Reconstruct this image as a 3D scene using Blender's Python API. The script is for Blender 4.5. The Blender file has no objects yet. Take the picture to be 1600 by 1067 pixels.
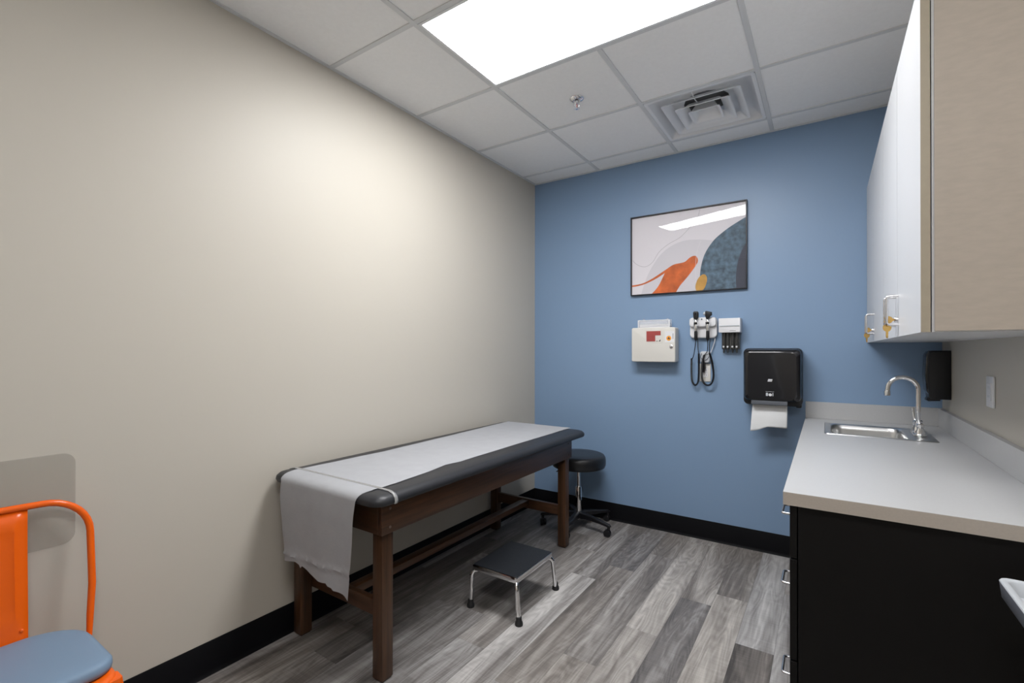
import bpy, bmesh, math, random
from mathutils import Vector, Matrix
random.seed(7)
sc = bpy.context.scene
COL = sc.collection
PI = math.pi

# ------------------------------------------------------------------ materials
def mat(name, col, rough=.5, metal=0.0, spec=.5, bump=0.0, bscale=200.0, var=0.0, vscale=8.0,
        trans=0.0, ior=1.45, emit=None, estr=0.0, coat=0.0, stretch=(1, 1, 1), alpha=1.0):
    m = bpy.data.materials.new(name); m.use_nodes = True
    nt = m.node_tree; b = nt.nodes['Principled BSDF']
    col = tuple(col) + ((1,) if len(col) == 3 else ())
    b.inputs['Base Color'].default_value = col
    b.inputs['Roughness'].default_value = rough
    b.inputs['Metallic'].default_value = metal
    b.inputs['Specular IOR Level'].default_value = spec
    b.inputs['Transmission Weight'].default_value = trans
    b.inputs['IOR'].default_value = ior
    b.inputs['Coat Weight'].default_value = coat
    b.inputs['Alpha'].default_value = alpha
    if emit:
        b.inputs['Emission Color'].default_value = tuple(emit) + (1,)
        b.inputs['Emission Strength'].default_value = estr
    tc = nt.nodes.new('ShaderNodeTexCoord')
    mp = nt.nodes.new('ShaderNodeMapping'); mp.inputs['Scale'].default_value = stretch
    nt.links.new(tc.outputs['Object'], mp.inputs['Vector'])
    if var > 0:
        n = nt.nodes.new('ShaderNodeTexNoise'); n.inputs['Scale'].default_value = vscale
        n.inputs['Detail'].default_value = 5
        nt.links.new(mp.outputs[0], n.inputs['Vector'])
        r = nt.nodes.new('ShaderNodeValToRGB')
        r.color_ramp.elements[0].position = .3; r.color_ramp.elements[1].position = .7
        r.color_ramp.elements[0].color = tuple(c*(1-var) for c in col[:3]) + (1,)
        r.color_ramp.elements[1].color = tuple(min(1, c*(1+var)) for c in col[:3]) + (1,)
        nt.links.new(n.outputs['Fac'], r.inputs['Fac']); nt.links.new(r.outputs[0], b.inputs['Base Color'])
    if bump > 0:
        n2 = nt.nodes.new('ShaderNodeTexNoise'); n2.inputs['Scale'].default_value = bscale
        n2.inputs['Detail'].default_value = 3
        nt.links.new(mp.outputs[0], n2.inputs['Vector'])
        bp = nt.nodes.new('ShaderNodeBump'); bp.inputs['Strength'].default_value = bump
        bp.inputs['Distance'].default_value = .002
        nt.links.new(n2.outputs['Fac'], bp.inputs['Height']); nt.links.new(bp.outputs[0], b.inputs['Normal'])
    return m

def pane_mat(name):
    m = bpy.data.materials.new(name); m.use_nodes = True
    nt = m.node_tree; N = nt.nodes; L = nt.links; N.remove(N['Principled BSDF']); out = N['Material Output']
    tr = N.new('ShaderNodeBsdfTransparent'); gl = N.new('ShaderNodeBsdfGlossy'); gl.inputs['Roughness'].default_value = .01
    nz = N.new('ShaderNodeTexNoise'); nz.inputs['Scale'].default_value = 30
    bp = N.new('ShaderNodeBump'); bp.inputs['Strength'].default_value = .002; L.new(nz.outputs['Fac'], bp.inputs['Height'])
    fr = N.new('ShaderNodeFresnel'); fr.inputs['IOR'].default_value = 1.5
    ge = N.new('ShaderNodeNewGeometry'); k = N.new('ShaderNodeMath'); k.operation = 'SUBTRACT'; k.inputs[0].default_value = 1.0
    L.new(ge.outputs['Backfacing'], k.inputs[1]); m2 = N.new('ShaderNodeMath'); m2.operation = 'MULTIPLY'
    L.new(fr.outputs[0], m2.inputs[0]); L.new(k.outputs[0], m2.inputs[1])
    mx = N.new('ShaderNodeMixShader'); L.new(m2.outputs[0], mx.inputs[0]); L.new(tr.outputs[0], mx.inputs[1]); L.new(gl.outputs[0], mx.inputs[2])
    L.new(mx.outputs[0], out.inputs['Surface']); return m

def wood_mat(name, c0, c1, axis, rough=.4):
    st = [34, 34, 34]; st[axis] = 1.6
    m = bpy.data.materials.new(name); m.use_nodes = True
    nt = m.node_tree; b = nt.nodes['Principled BSDF']; b.inputs['Roughness'].default_value = rough
    tc = nt.nodes.new('ShaderNodeTexCoord'); mp = nt.nodes.new('ShaderNodeMapping'); mp.inputs['Scale'].default_value = st
    nt.links.new(tc.outputs['Object'], mp.inputs['Vector'])
    n = nt.nodes.new('ShaderNodeTexNoise'); n.inputs['Scale'].default_value = 1.4; n.inputs['Detail'].default_value = 8
    n.inputs['Roughness'].default_value = .65; n.inputs['Distortion'].default_value = .4
    nt.links.new(mp.outputs[0], n.inputs['Vector'])
    r = nt.nodes.new('ShaderNodeValToRGB')
    r.color_ramp.elements[0].position = .32; r.color_ramp.elements[1].position = .7
    r.color_ramp.elements[0].color = tuple(c0) + (1,); r.color_ramp.elements[1].color = tuple(c1) + (1,)
    nt.links.new(n.outputs['Fac'], r.inputs['Fac']); nt.links.new(r.outputs[0], b.inputs['Base Color'])
    bp = nt.nodes.new('ShaderNodeBump'); bp.inputs['Strength'].default_value = .12; bp.inputs['Distance'].default_value = .001
    nt.links.new(n.outputs['Fac'], bp.inputs['Height']); nt.links.new(bp.outputs[0], b.inputs['Normal'])
    return m

BEIGE = (.500, .467, .410)
M = dict(
    beige=mat('beige_wall_paint', BEIGE, .50, spec=.42, bump=.05, bscale=260),
    blue=mat('blue_wall_paint', (.205, .308, .462), .40, spec=.6, bump=.05, bscale=260),
    tile=mat('ceiling_tile', (.92, .92, .92), .8, spec=.2, bump=.15, bscale=420, var=.015, vscale=60),
    grid=mat('ceiling_grid_metal', (.68, .69, .70), .45, spec=.4, bump=.02),
    base=mat('black_rubber_base', (.0035, .0035, .0048), .55, spec=.15, bump=.05, bscale=90),
    white_metal=mat('white_painted_metal', (.82, .83, .85), .4, bump=.02),
    lens=mat('light_diffuser', (.9, .9, .9), .5, emit=(.985, .99, 1.0), estr=17.0),
    duct=mat('dark_duct', (.22, .22, .225), .7, bump=.1, bscale=60),
    chrome=mat('chrome', (.82, .82, .83), .09, metal=1, bump=.01, bscale=40),
    satin=mat('satin_steel', (.62, .62, .62), .28, metal=1, bump=.06, bscale=60, stretch=(4, 90, 90)),
    brush=mat('brushed_nickel', (.72, .72, .74), .25, metal=1, bump=.02),
    vinyl=mat('charcoal_vinyl', (.020, .021, .025), .42, spec=.5, bump=.12, bscale=500),
    black_vinyl=mat('black_vinyl', (.012, .013, .016), .33, spec=.5, bump=.08, bscale=450),
    paper=mat('exam_paper', (.355, .36, .38), .75, spec=.2, bump=.25, bscale=90, var=.03, vscale=14),
    strap=mat('clear_strap', (.62, .62, .62), .25, spec=.6, bump=.02, trans=.6),
    rubber=mat('black_rubber', (.013, .013, .014), .5, bump=.1, bscale=200),
    tread=mat('ribbed_black_mat', (.016, .018, .022), .42, bump=.35, bscale=12, stretch=(1, 60, 1)),
    bplastic=mat('black_plastic', (.009, .009, .011), .35, bump=.03, bscale=300),
    bgloss=mat('smoked_gloss_plastic', (.010, .010, .012), .10, spec=.5, coat=.3, bump=.01, bscale=20),
    orange=mat('orange_powder_coat', (.80, .115, .004), .25, spec=.5, bump=.03, bscale=300),
    cushion=mat('slate_blue_vinyl', (.17, .25, .355), .5, spec=.35, bump=.08, bscale=420),
    counter=mat('speckled_white_laminate', (.44, .442, .448), .38, spec=.5, bump=.03, bscale=300, var=.02, vscale=140),
    edgeband=mat('beige_grey_edge_band', (.47, .42, .37), .5, var=.03, vscale=180, bump=.02),
    linen=mat('taupe_linen_laminate', (.455, .40, .345), .55, var=.04, vscale=30, bump=.06, bscale=240, stretch=(1, 1, 3)),
    white_lam=mat('white_laminate', (.585, .59, .605), .35, bump=.02, bscale=200),
    oak_edge=mat('tan_door_edge', (.40, .35, .27), .5, var=.03, vscale=40, bump=.02),
    black_lam=mat('black_laminate', (.006, .0055, .0055), .5, spec=.25, bump=.05, bscale=240),
    offwhite=mat('off_white_plastic', (.66, .64, .60), .42, bump=.03, bscale=200),
    white_pl=mat('white_plastic', (.72, .72, .74), .32, bump=.02, bscale=200),
    grey_pl=mat('light_grey_plastic', (.48, .505, .54), .35, bump=.03, bscale=200),
    greyside=mat('slate_grey_plastic', (.11, .12, .14), .5, bump=.05, bscale=200),
    trayside=mat('dark_slate_plastic', (.075, .082, .098), .5, spec=.3, bump=.05, bscale=200),
    clear=mat('clear_plastic', (.86, .87, .88), .12, trans=.75, bump=.01),
    frost=mat('frosted_white_plastic', (.80, .80, .82), .3, alpha=.28, bump=.01),
    smoke=mat('smoked_tube_plastic', (.055, .055, .055), .18, trans=.25, bump=.02),
    smokeback=mat('grey_smoke_plastic', (.085, .083, .080), .22, bump=.02),
    red=mat('red_window_plastic', (.34, .065, .060), .3, var=.08, vscale=40, bump=.02),
    yellow=mat('orange_sticker', (.85, .33, .03), .5, bump=.01),
    dark_ink=mat('dark_ink', (.03, .03, .035), .5, bump=.01),
    bolt=mat('dull_bronze', (.16, .12, .10), .5, metal=.6, bump=.02),
    brass=mat('brass', (.72, .47, .16), .28, metal=1, bump=.03, bscale=120),
    guard=mat('clear_wall_sheet', (.40, .37, .33), .28, spec=.5, alpha=.18, bump=.01),
    frame_black=mat('black_frame', (.013, .013, .018), .35, bump=.03),
    glass=pane_mat('picture_glass'),
    towel=mat('paper_towel', (.72, .73, .74), .85, spec=.1, bump=.35, bscale=260),
    door=mat('grey_door_paint', (.34, .34, .33), .5, bump=.05, bscale=40, stretch=(60, 1, 1)),
    wood_z=wood_mat('walnut_upright', (.034, .0155, .007), (.098, .043, .018), 2),
    wood_y=wood_mat('walnut_lengthwise', (.034, .0150, .007), (.094, .040, .017), 1),
    wood_x=wood_mat('walnut_crosswise', (.034, .0150, .007), (.094, .040, .017), 0),
    a_white=mat('print_white', (.70, .67, .71), .6, bump=.01),
    a_grey=mat('print_lilac_grey', (.60, .58, .62), .6, bump=.01),
    a_orange=mat('print_rust', (.55, .115, .022), .6, var=.3, vscale=14, bump=.01),
    a_blue=mat('print_slate_blue', (.080, .130, .180), .6, var=.5, vscale=30, bump=.01),
    a_dark=mat('print_dark_slate', (.045, .050, .075), .6, var=.12, vscale=12, bump=.01),
    a_ochre=mat('print_ochre', (.52, .28, .06), .6, var=.15, vscale=20, bump=.01),
    a_line=mat('print_line', (.33, .31, .33), .6, bump=.01),
)

# ------------------------------------------------------------------ object helpers
def base_of(p):
    v = Vector((0, 0, 0))
    while p is not None:
        v += p.location; p = p.parent
    return v

def obj(name, bm, material, parent=None, smooth=40, local=False):
    """links the bmesh (world coordinates, or the parent's when local) as ONE object"""
    if parent is not None and not local:
        bmesh.ops.translate(bm, verts=bm.verts, vec=-base_of(parent))
    me = bpy.data.meshes.new(name)
    bmesh.ops.recalc_face_normals(bm, faces=bm.faces)
    bm.to_mesh(me); bm.free()
    mats = material if isinstance(material, (list, tuple)) else [material]
    for m in mats: me.materials.append(m)
    if smooth:
        me.shade_smooth(); me.set_sharp_from_angle(angle=math.radians(smooth))
    o = bpy.data.objects.new(name, me); COL.objects.link(o)
    if parent is not None: o.parent = parent
    return o

def tag(o, label, cat, group=None):
    o['label'] = label; o['category'] = cat
    if group: o['group'] = group
    return o

def thing(name, label, cat, loc=(0, 0, 0), group=None):
    o = bpy.data.objects.new(name, None); COL.objects.link(o); o.location = loc
    o.empty_display_size = .05
    return tag(o, label, cat, group)

def struct(name, bm, m, parent=None, smooth=30):
    o = obj(name, bm, m, parent, smooth)
    if parent is None: o['kind'] = 'structure'
    return o

def B(): return bmesh.new()

def box(bm, x0, x1, y0, y1, z0, z1, bev=0.0, seg=2, mi=0):
    t = bmesh.new()
    bmesh.ops.create_cube(t, size=1)
    for v in t.verts:
        v.co = Vector(((x0+x1)/2 + v.co.x*(x1-x0), (y0+y1)/2 + v.co.y*(y1-y0), (z0+z1)/2 + v.co.z*(z1-z0)))
    if bev > 0:
        bmesh.ops.bevel(t, geom=t.edges[:], offset=bev, segments=seg, affect='EDGES', profile=.5)
    merge(bm, t, mi); return bm

def merge(bm, t, mi=0):
    vm = {v: bm.verts.new(v.co) for v in t.verts}
    for f in t.faces:
        try:
            nf = bm.faces.new([vm[v] for v in f.verts]); nf.material_index = mi
        except ValueError: pass
    t.free()

def cat_rom(pts, n=8, closed=False):
    P = [Vector(p) for p in pts]; out = []
    N = len(P); rng = N if closed else N-1
    for i in range(rng):
        if closed: p0, p1, p2, p3 = P[i-1], P[i], P[(i+1) % N], P[(i+2) % N]
        else: p0, p1, p2, p3 = P[max(i-1, 0)], P[i], P[i+1], P[min(i+2, N-1)]
        for k in range(n):
            t = k/n
            out.append(.5*((2*p1) + (-p0+p2)*t + (2*p0-5*p1+4*p2-p3)*t*t + (-p0+3*p1-3*p2+p3)*t**3))
    if not closed: out.append(P[-1])
    return out

def tube(bm, pts, r, sides=10, cap=True, mi=0, closed=False):
    pts = [Vector(p) for p in pts]; n = len(pts)
    rad = r if isinstance(r, (list, tuple)) else [r]*n
    tang = []
    for i in range(n):
        a = pts[(i-1) % n] if (closed or i > 0) else pts[i]
        b = pts[(i+1) % n] if (closed or i < n-1) else pts[i]
        tang.append((b-a).normalized())
    up = Vector((0, 0, 1)) if abs(tang[0].z) < .9 else Vector((1, 0, 0))
    nrm = tang[0].cross(up).normalized(); rings = []
    for i in range(n):
        nrm = (nrm - tang[i]*nrm.dot(tang[i]))
        nrm = nrm.normalized() if nrm.length > 1e-6 else tang[i].orthogonal().normalized()
        bi = tang[i].cross(nrm)
        rings.append([bm.verts.new(pts[i] + (nrm*math.cos(2*PI*k/sides) + bi*math.sin(2*PI*k/sides))*rad[i]) for k in range(sides)])
    rr = range(n if closed else n-1)
    for i in rr:
        A, C = rings[i], rings[(i+1) % n]
        for k in range(sides):
            f = bm.faces.new((A[k], A[(k+1) % sides], C[(k+1) % sides], C[k])); f.material_index = mi
    if cap and not closed:
        bm.faces.new(rings[0][::-1]).material_index = mi; bm.faces.new(rings[-1]).material_index = mi
    return bm

def lathe(bm, prof, c=(0, 0, 0), axis='z', seg=32, mi=0, cap=True):
    """profile: (radius, height) list"""
    c = Vector(c); rings = []
    def pt(r, h, a):
        u, v = r*math.cos(a), r*math.sin(a)
        return {'z': Vector((u, v, h)), 'y': Vector((u, h, v)), 'x': Vector((h, u, v))}[axis] + c
    for r, h in prof:
        rings.append([bm.verts.new(pt(max(r, 1e-5), h, 2*PI*k/seg)) for k in range(seg)])
    for A, C in zip(rings, rings[1:]):
        for k in range(seg):
            bm.faces.new((A[k], A[(k+1) % seg], C[(k+1) % seg], C[k])).material_index = mi
    if cap:
        bm.faces.new(rings[0][::-1]).material_index = mi; bm.faces.new(rings[-1]).material_index = mi
    return bm

def prism(bm, poly, a0, a1, plane='xz', bev=0.0, seg=2, mi=0):
    """extrudes a 2-D outline; plane names the outline's two axes, a0..a1 runs along the third"""
    def mk(p, a):
        return {'xz': (p[0], a, p[1]), 'xy': (p[0], p[1], a), 'yz': (a, p[0], p[1])}[plane]
    t = bmesh.new()
    A = [t.verts.new(mk(p, a0)) for p in poly]; C = [t.verts.new(mk(p, a1)) for p in poly]
    n = len(poly)
    fa = t.faces.new(A); fc = t.faces.new(C[::-1])
    for i in range(n): t.faces.new((A[i], C[i], C[(i+1) % n], A[(i+1) % n]))
    if bev > 0:
        ed = list(set(fa.edges[:] + fc.edges[:]))
        bmesh.ops.recalc_face_normals(t, faces=t.faces)
        bmesh.ops.bevel(t, geom=ed, offset=bev, segments=seg, affect='EDGES', profile=.5)
    merge(bm, t, mi); return bm

def rrect(x0, x1, y0, y1, r, n=6, rs=None):
    """rounded rectangle outline; rs: radii for (x0y0, x1y0, x1y1, x0y1)"""
    rs = rs or (r, r, r, r); o = []
    for (cx, cy, a), q in zip(((x0, y0, PI), (x1, y0, 1.5*PI), (x1, y1, 0), (x0, y1, .5*PI)), rs):
        sx = 1 if cx == x0 else -1; sy = 1 if cy == y0 else -1
        for k in range(n+1):
            t = a + .5*PI*k/n
            o.append((cx + sx*q + q*math.cos(t), cy + sy*q + q*math.sin(t)))
    return o

def flat(bm, poly, y, mi=0):
    """outline in x-z at one y, a single n-gon facing -y"""
    f = bm.faces.new([bm.verts.new((p[0], y, p[1])) for p in poly]); f.material_index = mi

def text_mesh(name, s, size, loc, material, parent, rot=(PI/2, 0, 0), shear=0.0):
    cu = bpy.data.curves.new('lettering', 'FONT'); cu.body = s; cu.size = size
    cu.align_x = 'CENTER'; cu.align_y = 'CENTER'; cu.extrude = .0002; cu.shear = shear
    t = bpy.data.objects.new('lettering', cu); COL.objects.link(t)
    dg = bpy.context.evaluated_depsgraph_get(); dg.update()
    me = bpy.data.meshes.new_from_object(t.evaluated_get(dg)); me.name = name
    bpy.data.objects.remove(t); bpy.data.curves.remove(cu)
    from mathutils import Euler
    me.transform(Matrix.Translation(Vector(loc) - base_of(parent)) @ Euler(rot).to_matrix().to_4x4())
    me.materials.clear(); me.materials.append(material)
    o = bpy.data.objects.new(name, me); COL.objects.link(o); o.parent = parent
    return o

# ------------------------------------------------------------------ the room
H = 2.769; RX = 2.65; FY = -4.62            # ceiling height, right wall, wall behind the camera
GX = [.599, 1.2087, 1.8183, 2.4279]; GY = [-.2115 - .6096*k for k in range(8)]

def floor_material():
    m = bpy.data.materials.new('grey_plank_vinyl'); m.use_nodes = True
    nt = m.node_tree; N = nt.nodes; L = nt.links; b = N['Principled BSDF']
    tc = N.new('ShaderNodeTexCoord')
    at = N.new('ShaderNodeAttribute'); at.attribute_name = 'tone'
    a2 = N.new('ShaderNodeAttribute'); a2.attribute_name = 'warmth'
    a3 = N.new('ShaderNodeAttribute'); a3.attribute_name = 'shift'
    cmb = N.new('ShaderNodeCombineXYZ')
    mul = N.new('ShaderNodeMath'); mul.operation = 'MULTIPLY'; mul.inputs[1].default_value = 37.0
    L.new(a3.outputs['Fac'], mul.inputs[0]); L.new(mul.outputs[0], cmb.inputs[0]); L.new(mul.outputs[0], cmb.inputs[1]); L.new(mul.outputs[0], cmb.inputs[2])
    add = N.new('ShaderNodeVectorMath'); add.operation = 'ADD'
    L.new(tc.outputs['Object'], add.inputs[0]); L.new(cmb.outputs[0], add.inputs[1])
    def noise(sc_, scale, detail, rough=.6, dist=0.0):
        mp = N.new('ShaderNodeMapping'); mp.inputs['Scale'].default_value = sc_
        L.new(add.outputs[0], mp.inputs['Vector'])
        n = N.new('ShaderNodeTexNoise'); n.inputs['Scale'].default_value = scale; n.inputs['Detail'].default_value = detail
        n.inputs['Roughness'].default_value = rough; n.inputs['Distortion'].default_value = dist
        L.new(mp.outputs[0], n.inputs['Vector']); return n
    broad = noise((11, .8, 1), 1.0, 4, .6, .6)          # long light and dark streaks
    fine = noise((130, 5, 1), 1.0, 6, .7)                 # grain
    saw = noise((6, 130, 1), 1.0, 3, .6)                  # cross-cut saw marks
    mp = N.new('ShaderNodeMapping'); mp.inputs['Scale'].default_value = (11, 1.5, 1)
    L.new(add.outputs[0], mp.inputs['Vector'])
    nz = N.new('ShaderNodeTexNoise'); nz.inputs['Scale'].default_value = 1.0; nz.inputs['Detail'].default_value = 1.0
    L.new(mp.outputs[0], nz.inputs['Vector'])
    wv = N.new('ShaderNodeMath'); wv.operation = 'MULTIPLY'; wv.inputs[1].default_value = 95.0
    L.new(nz.outputs['Fac'], wv.inputs[0])
    sn = N.new('ShaderNodeMath'); sn.operation = 'SINE'; L.new(wv.outputs[0], sn.inputs[0])   # cathedral rings
    def mad(x, k, c):
        n = N.new('ShaderNodeMath'); n.operation = 'MULTIPLY_ADD'; L.new(x, n.inputs[0]); n.inputs[1].default_value = k
        if isinstance(c, float): n.inputs[2].default_value = c
        else: L.new(c, n.inputs[2])
        return n.outputs[0]
    v = mad(broad.outputs['Fac'], 1.45, -.725)
    v = mad(fine.outputs['Fac'], .45, v); v = mad(saw.outputs['Fac'], .20, v); v = mad(sn.outputs[0], .055, v)
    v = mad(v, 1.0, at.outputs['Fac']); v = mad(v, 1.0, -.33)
    r = N.new('ShaderNodeValToRGB'); e = r.color_ramp.elements
    e[0].position = 0.0; e[0].color = (.060, .055, .053, 1)
    e[1].position = 1.0; e[1].color = (.60, .585, .575, 1)
    x = e.new(.35); x.color = (.175, .162, .156, 1)
    x = e.new(.65); x.color = (.345, .332, .325, 1)
    L.new(v, r.inputs['Fac'])
    warm = N.new('ShaderNodeMix'); warm.data_type = 'RGBA'; warm.blend_type = 'MULTIPLY'
    L.new(r.outputs[0], warm.inputs['A']); warm.inputs['B'].default_value = (1.06, .99, .89, 1)
    L.new(a2.outputs['Fac'], warm.inputs['Factor'])
    uv = N.new('ShaderNodeUVMap'); uv.uv_map = 'plank'       # seams: metres from the plank's nearest edge
    sx = N.new('ShaderNodeSeparateXYZ'); L.new(uv.outputs[0], sx.inputs[0])
    def edge(o):
        n = N.new('ShaderNodeMath'); n.operation = 'LESS_THAN'; L.new(o, n.inputs[0]); n.inputs[1].default_value = .0011; return n.outputs[0]
    # distance to the two edges along each direction, from signed coordinates
    ab1 = N.new('ShaderNodeMath'); ab1.operation = 'ABSOLUTE'; L.new(sx.outputs[0], ab1.inputs[0])
    d1 = N.new('ShaderNodeMath'); d1.operation = 'SUBTRACT'; d1.inputs[0].default_value = .077; L.new(ab1.outputs[0], d1.inputs[1])
    mx = N.new('ShaderNodeMath'); mx.operation = 'MAXIMUM'; L.new(edge(d1.outputs[0]), mx.inputs[0]); L.new(edge(sx.outputs[1]), mx.inputs[1])
    sm = N.new('ShaderNodeMix'); sm.data_type = 'RGBA'; sm.blend_type = 'MULTIPLY'
    L.new(warm.outputs['Result'], sm.inputs['A']); sm.inputs['B'].default_value = (.62, .62, .62, 1); L.new(mx.outputs[0], sm.inputs['Factor'])
    L.new(sm.outputs['Result'], b.inputs['Base Color'])
    b.inputs['Roughness'].default_value = .42; b.inputs['Specular IOR Level'].default_value = .4
    bp = N.new('ShaderNodeBump'); bp.inputs['Strength'].default_value = .12; bp.inputs['Distance'].default_value = .001
    L.new(fine.outputs['Fac'], bp.inputs['Height']); L.new(bp.outputs[0], b.inputs['Normal'])
    return m

def build_floor():
    bm = B(); W = .154; LEN = 1.22; x_first = 1.611 - 11*W
    tl = bm.faces.layers.float.new('tone'); wl = bm.faces.layers.float.new('warmth'); sl = bm.faces.layers.float.new('shift')
    uvl = bm.loops.layers.uv.new('plank')
    rnd = random.Random(21)
    # joints read off the photograph: row -> y of one joint; (row, plank) -> tone, lowered under the exam table to deepen its shade
    joints = {11: -.755, 12: -1.17, 13: -.55, 10: -.90+.0, 9: -.10, 8: -.45, 7: -.755, 6: -.97, 5: -.62, 4: -1.62, 3: -.42, 2: -1.05}
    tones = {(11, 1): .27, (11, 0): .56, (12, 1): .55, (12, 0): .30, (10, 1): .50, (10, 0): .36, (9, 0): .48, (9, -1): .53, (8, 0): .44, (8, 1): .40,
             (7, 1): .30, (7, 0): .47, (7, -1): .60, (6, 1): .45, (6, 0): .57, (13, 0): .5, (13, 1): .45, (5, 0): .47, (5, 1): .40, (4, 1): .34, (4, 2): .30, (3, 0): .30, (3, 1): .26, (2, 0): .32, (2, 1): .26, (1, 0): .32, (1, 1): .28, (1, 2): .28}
    for row in range(19):
        x0 = max(x_first + row*W, 0.0); x1 = min(x_first + (row+1)*W, RX)
        if x1 - x0 < .005: continue
        j = joints.get(row, -rnd.random()*1.2); xc = x_first + (row+.5)*W
        for k in range(-6, 4):
            y0 = max(j + (k-1)*LEN, FY); y1 = min(j + k*LEN, 0)
            if y1 - y0 < .004: continue
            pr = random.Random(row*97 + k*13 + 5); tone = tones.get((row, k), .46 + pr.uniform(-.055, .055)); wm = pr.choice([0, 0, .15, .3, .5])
            if (row, k) in ((11, 0), (8, -1)): wm = .6
            vs = [bm.verts.new(p) for p in ((x0, y0, 0), (x1, y0, 0), (x1, y1, 0), (x0, y1, 0))]
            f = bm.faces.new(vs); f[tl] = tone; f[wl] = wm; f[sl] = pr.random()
            for lp in f.loops:
                c = lp.vert.co; lp[uvl].uv = (c.x-xc, c.y-y0)
    o = struct('floor', bm, floor_material(), smooth=0)
    return o
build_floor()

bm = B(); box(bm, -.1, 0, FY-.1, .1, 0, H+.32); struct('wall_left', bm, M['beige'], smooth=0)
bm = B(); box(bm, 0, RX, 0, .1, 0, H+.32); struct('wall_back', bm, M['blue'], smooth=0)
bm = B(); box(bm, RX, RX+.1, FY-.1, .1, 0, H+.32); struct('wall_right', bm, M['beige'], smooth=0)
bm = B(); box(bm, 0, RX, FY-.1, FY, 0, H+.32); struct('wall_front', bm, M['beige'], smooth=0)

def cove(name, p0, p1, nx, ny):
    bm = B(); prof = [(0, 0), (.016, 0), (.011, .006), (.007, .02), (.006, .128), (.003, .134), (0, .134)]
    rings = []
    for p in (p0, p1):
        rings.append([bm.verts.new((p[0] + nx*d, p[1] + ny*d, z)) for d, z in prof])
    n = len(prof)
    for i in range(n): bm.faces.new((rings[0][i], rings[1][i], rings[1][(i+1) % n], rings[0][(i+1) % n]))
    bm.faces.new(rings[0]); bm.faces.new(rings[1][::-1])
    struct(name, bm, M['base'])
cove('baseboard_left', (0, FY), (0, 0), 1, 0)
cove('baseboard_back', (0, 0), (2.06, 0), 0, -1)
cove('baseboard_right', (RX, -1.88), (RX, FY), -1, 0)

# ceiling: lay-in tiles a few millimetres above the face of the tee grid
bm = B(); xs = [0] + GX + [RX]; ys = [0] + GY + [FY]
LIGHT = (.599, 1.8183, GY[3], GY[2]); VENT = (1.2087, 1.8183, GY[1], GY[0])
LIGHT_REAR = (1.8183, 2.4279, GY[6], GY[5])
for i in range(len(xs)-1):
    for k in range(len(ys)-1):
        xa, xb, yb, ya = xs[i], xs[i+1], ys[k], ys[k+1]
        cx, cy = (xa+xb)/2, (ya+yb)/2
        if LIGHT[0] < cx < LIGHT[1] and LIGHT[2] < cy < LIGHT[3]: continue
        if LIGHT_REAR[0] < cx < LIGHT_REAR[1] and LIGHT_REAR[2] < cy < LIGHT_REAR[3]: continue
        if VENT[0] < cx < VENT[1] and VENT[2] < cy < VENT[3]: continue
        box(bm, xa+.004 if i else xa, xb-.004 if xb < RX else xb, ya+.004 if ya > FY else ya, yb-.004 if k else yb, H+.005, H+.02, .0015, 1)
box(bm, 0, RX, FY, 0, H+.30, H+.32)
struct('ceiling', bm, M['tile'], smooth=0)
bm = B(); w = .012
def tee_x(y, x0, x1): box(bm, x0, x1, y-w, y+w, H, H+.006, .0008, 1); box(bm, x0, x1, y-.001, y+.001, H+.006, H+.04)
def tee_y(x, y0, y1): box(bm, x-w, x+w, y0, y1, H-.0006, H+.0055, .0008, 1); box(bm, x-.001, x+.001, y0, y1, H+.006, H+.045)
for x in GX:
    if x == GX[1]: tee_y(x, GY[2]+w, 0); tee_y(x, FY, GY[3]-w)
    else: tee_y(x, FY, 0)
for y in GY: tee_x(y, 0, RX)
struct('trim_1', bm, M['grid'], smooth=0)
bm = B(); t = .018
box(bm, 0, t, FY, 0, H-.001, H+.004); box(bm, t, RX-t, -t, 0, H-.001, H+.004); box(bm, RX-t, RX, FY, 0, H-.001, H+.004)
struct('trim_2', bm, M['grid'], smooth=0)

# a door in the wall behind the camera, seen only as a reflection
bm = B(); box(bm, .62, 1.52, FY, FY+.035, .01, 2.10, .003, 1); d = struct('door_1', bm, M['door'])
bm = B()
box(bm, .56, .62, FY, FY+.05, 0, 2.16, .003, 1); box(bm, 1.52, 1.58, FY, FY+.05, 0, 2.16, .003, 1); box(bm, .62, 1.52, FY, FY+.05, 2.10, 2.16, .003, 1)
o = obj('door_frame', bm, M['white_metal'], d)
bm = B(); tube(bm, [(.70, FY+.036, 1.0), (.70, FY+.09, 1.0), (.72, FY+.095, 1.0), (.82, FY+.095, 1.0)], .009); lathe(bm, [(.028, 0), (.028, .008), (.02, .012)], (.70, FY+.036, 1.0), 'y'); obj('door_handle', bm, M['brush'], d)

# ------------------------------------------------------------------ ceiling things
def ceiling_fixture(label, rect):
    x0, x1, y0, y1 = rect; i_ = .013; fr = .027
    t = thing('ceiling_light', label, 'ceiling light', ((x0+x1)/2, (y0+y1)/2, H))
    bm = B()
    box(bm, x0+i_, x0+fr, y0+i_, y1-i_, H-.002, H+.03, .001, 1); box(bm, x1-fr, x1-i_, y0+i_, y1-i_, H-.002, H+.03, .001, 1)
    box(bm, x0+fr, x1-fr, y0+i_, y0+fr, H-.002, H+.03, .001, 1); box(bm, x0+fr, x1-fr, y1-fr, y1-i_, H-.002, H+.03, .001, 1)
    box(bm, x0+i_, x1-i_, y0+i_, y1-i_, H+.03, H+.07)
    obj('frame', bm, M['white_metal'], t)
    bm = B(); box(bm, x0+fr+.0005, x1-fr-.0005, y0+fr+.0005, y1-fr-.0005, H+.003, H+.008); obj('diffuser', bm, M['lens'], t, smooth=0)
ceiling_fixture('bright white rectangular light panel set into the ceiling grid', LIGHT)
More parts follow.
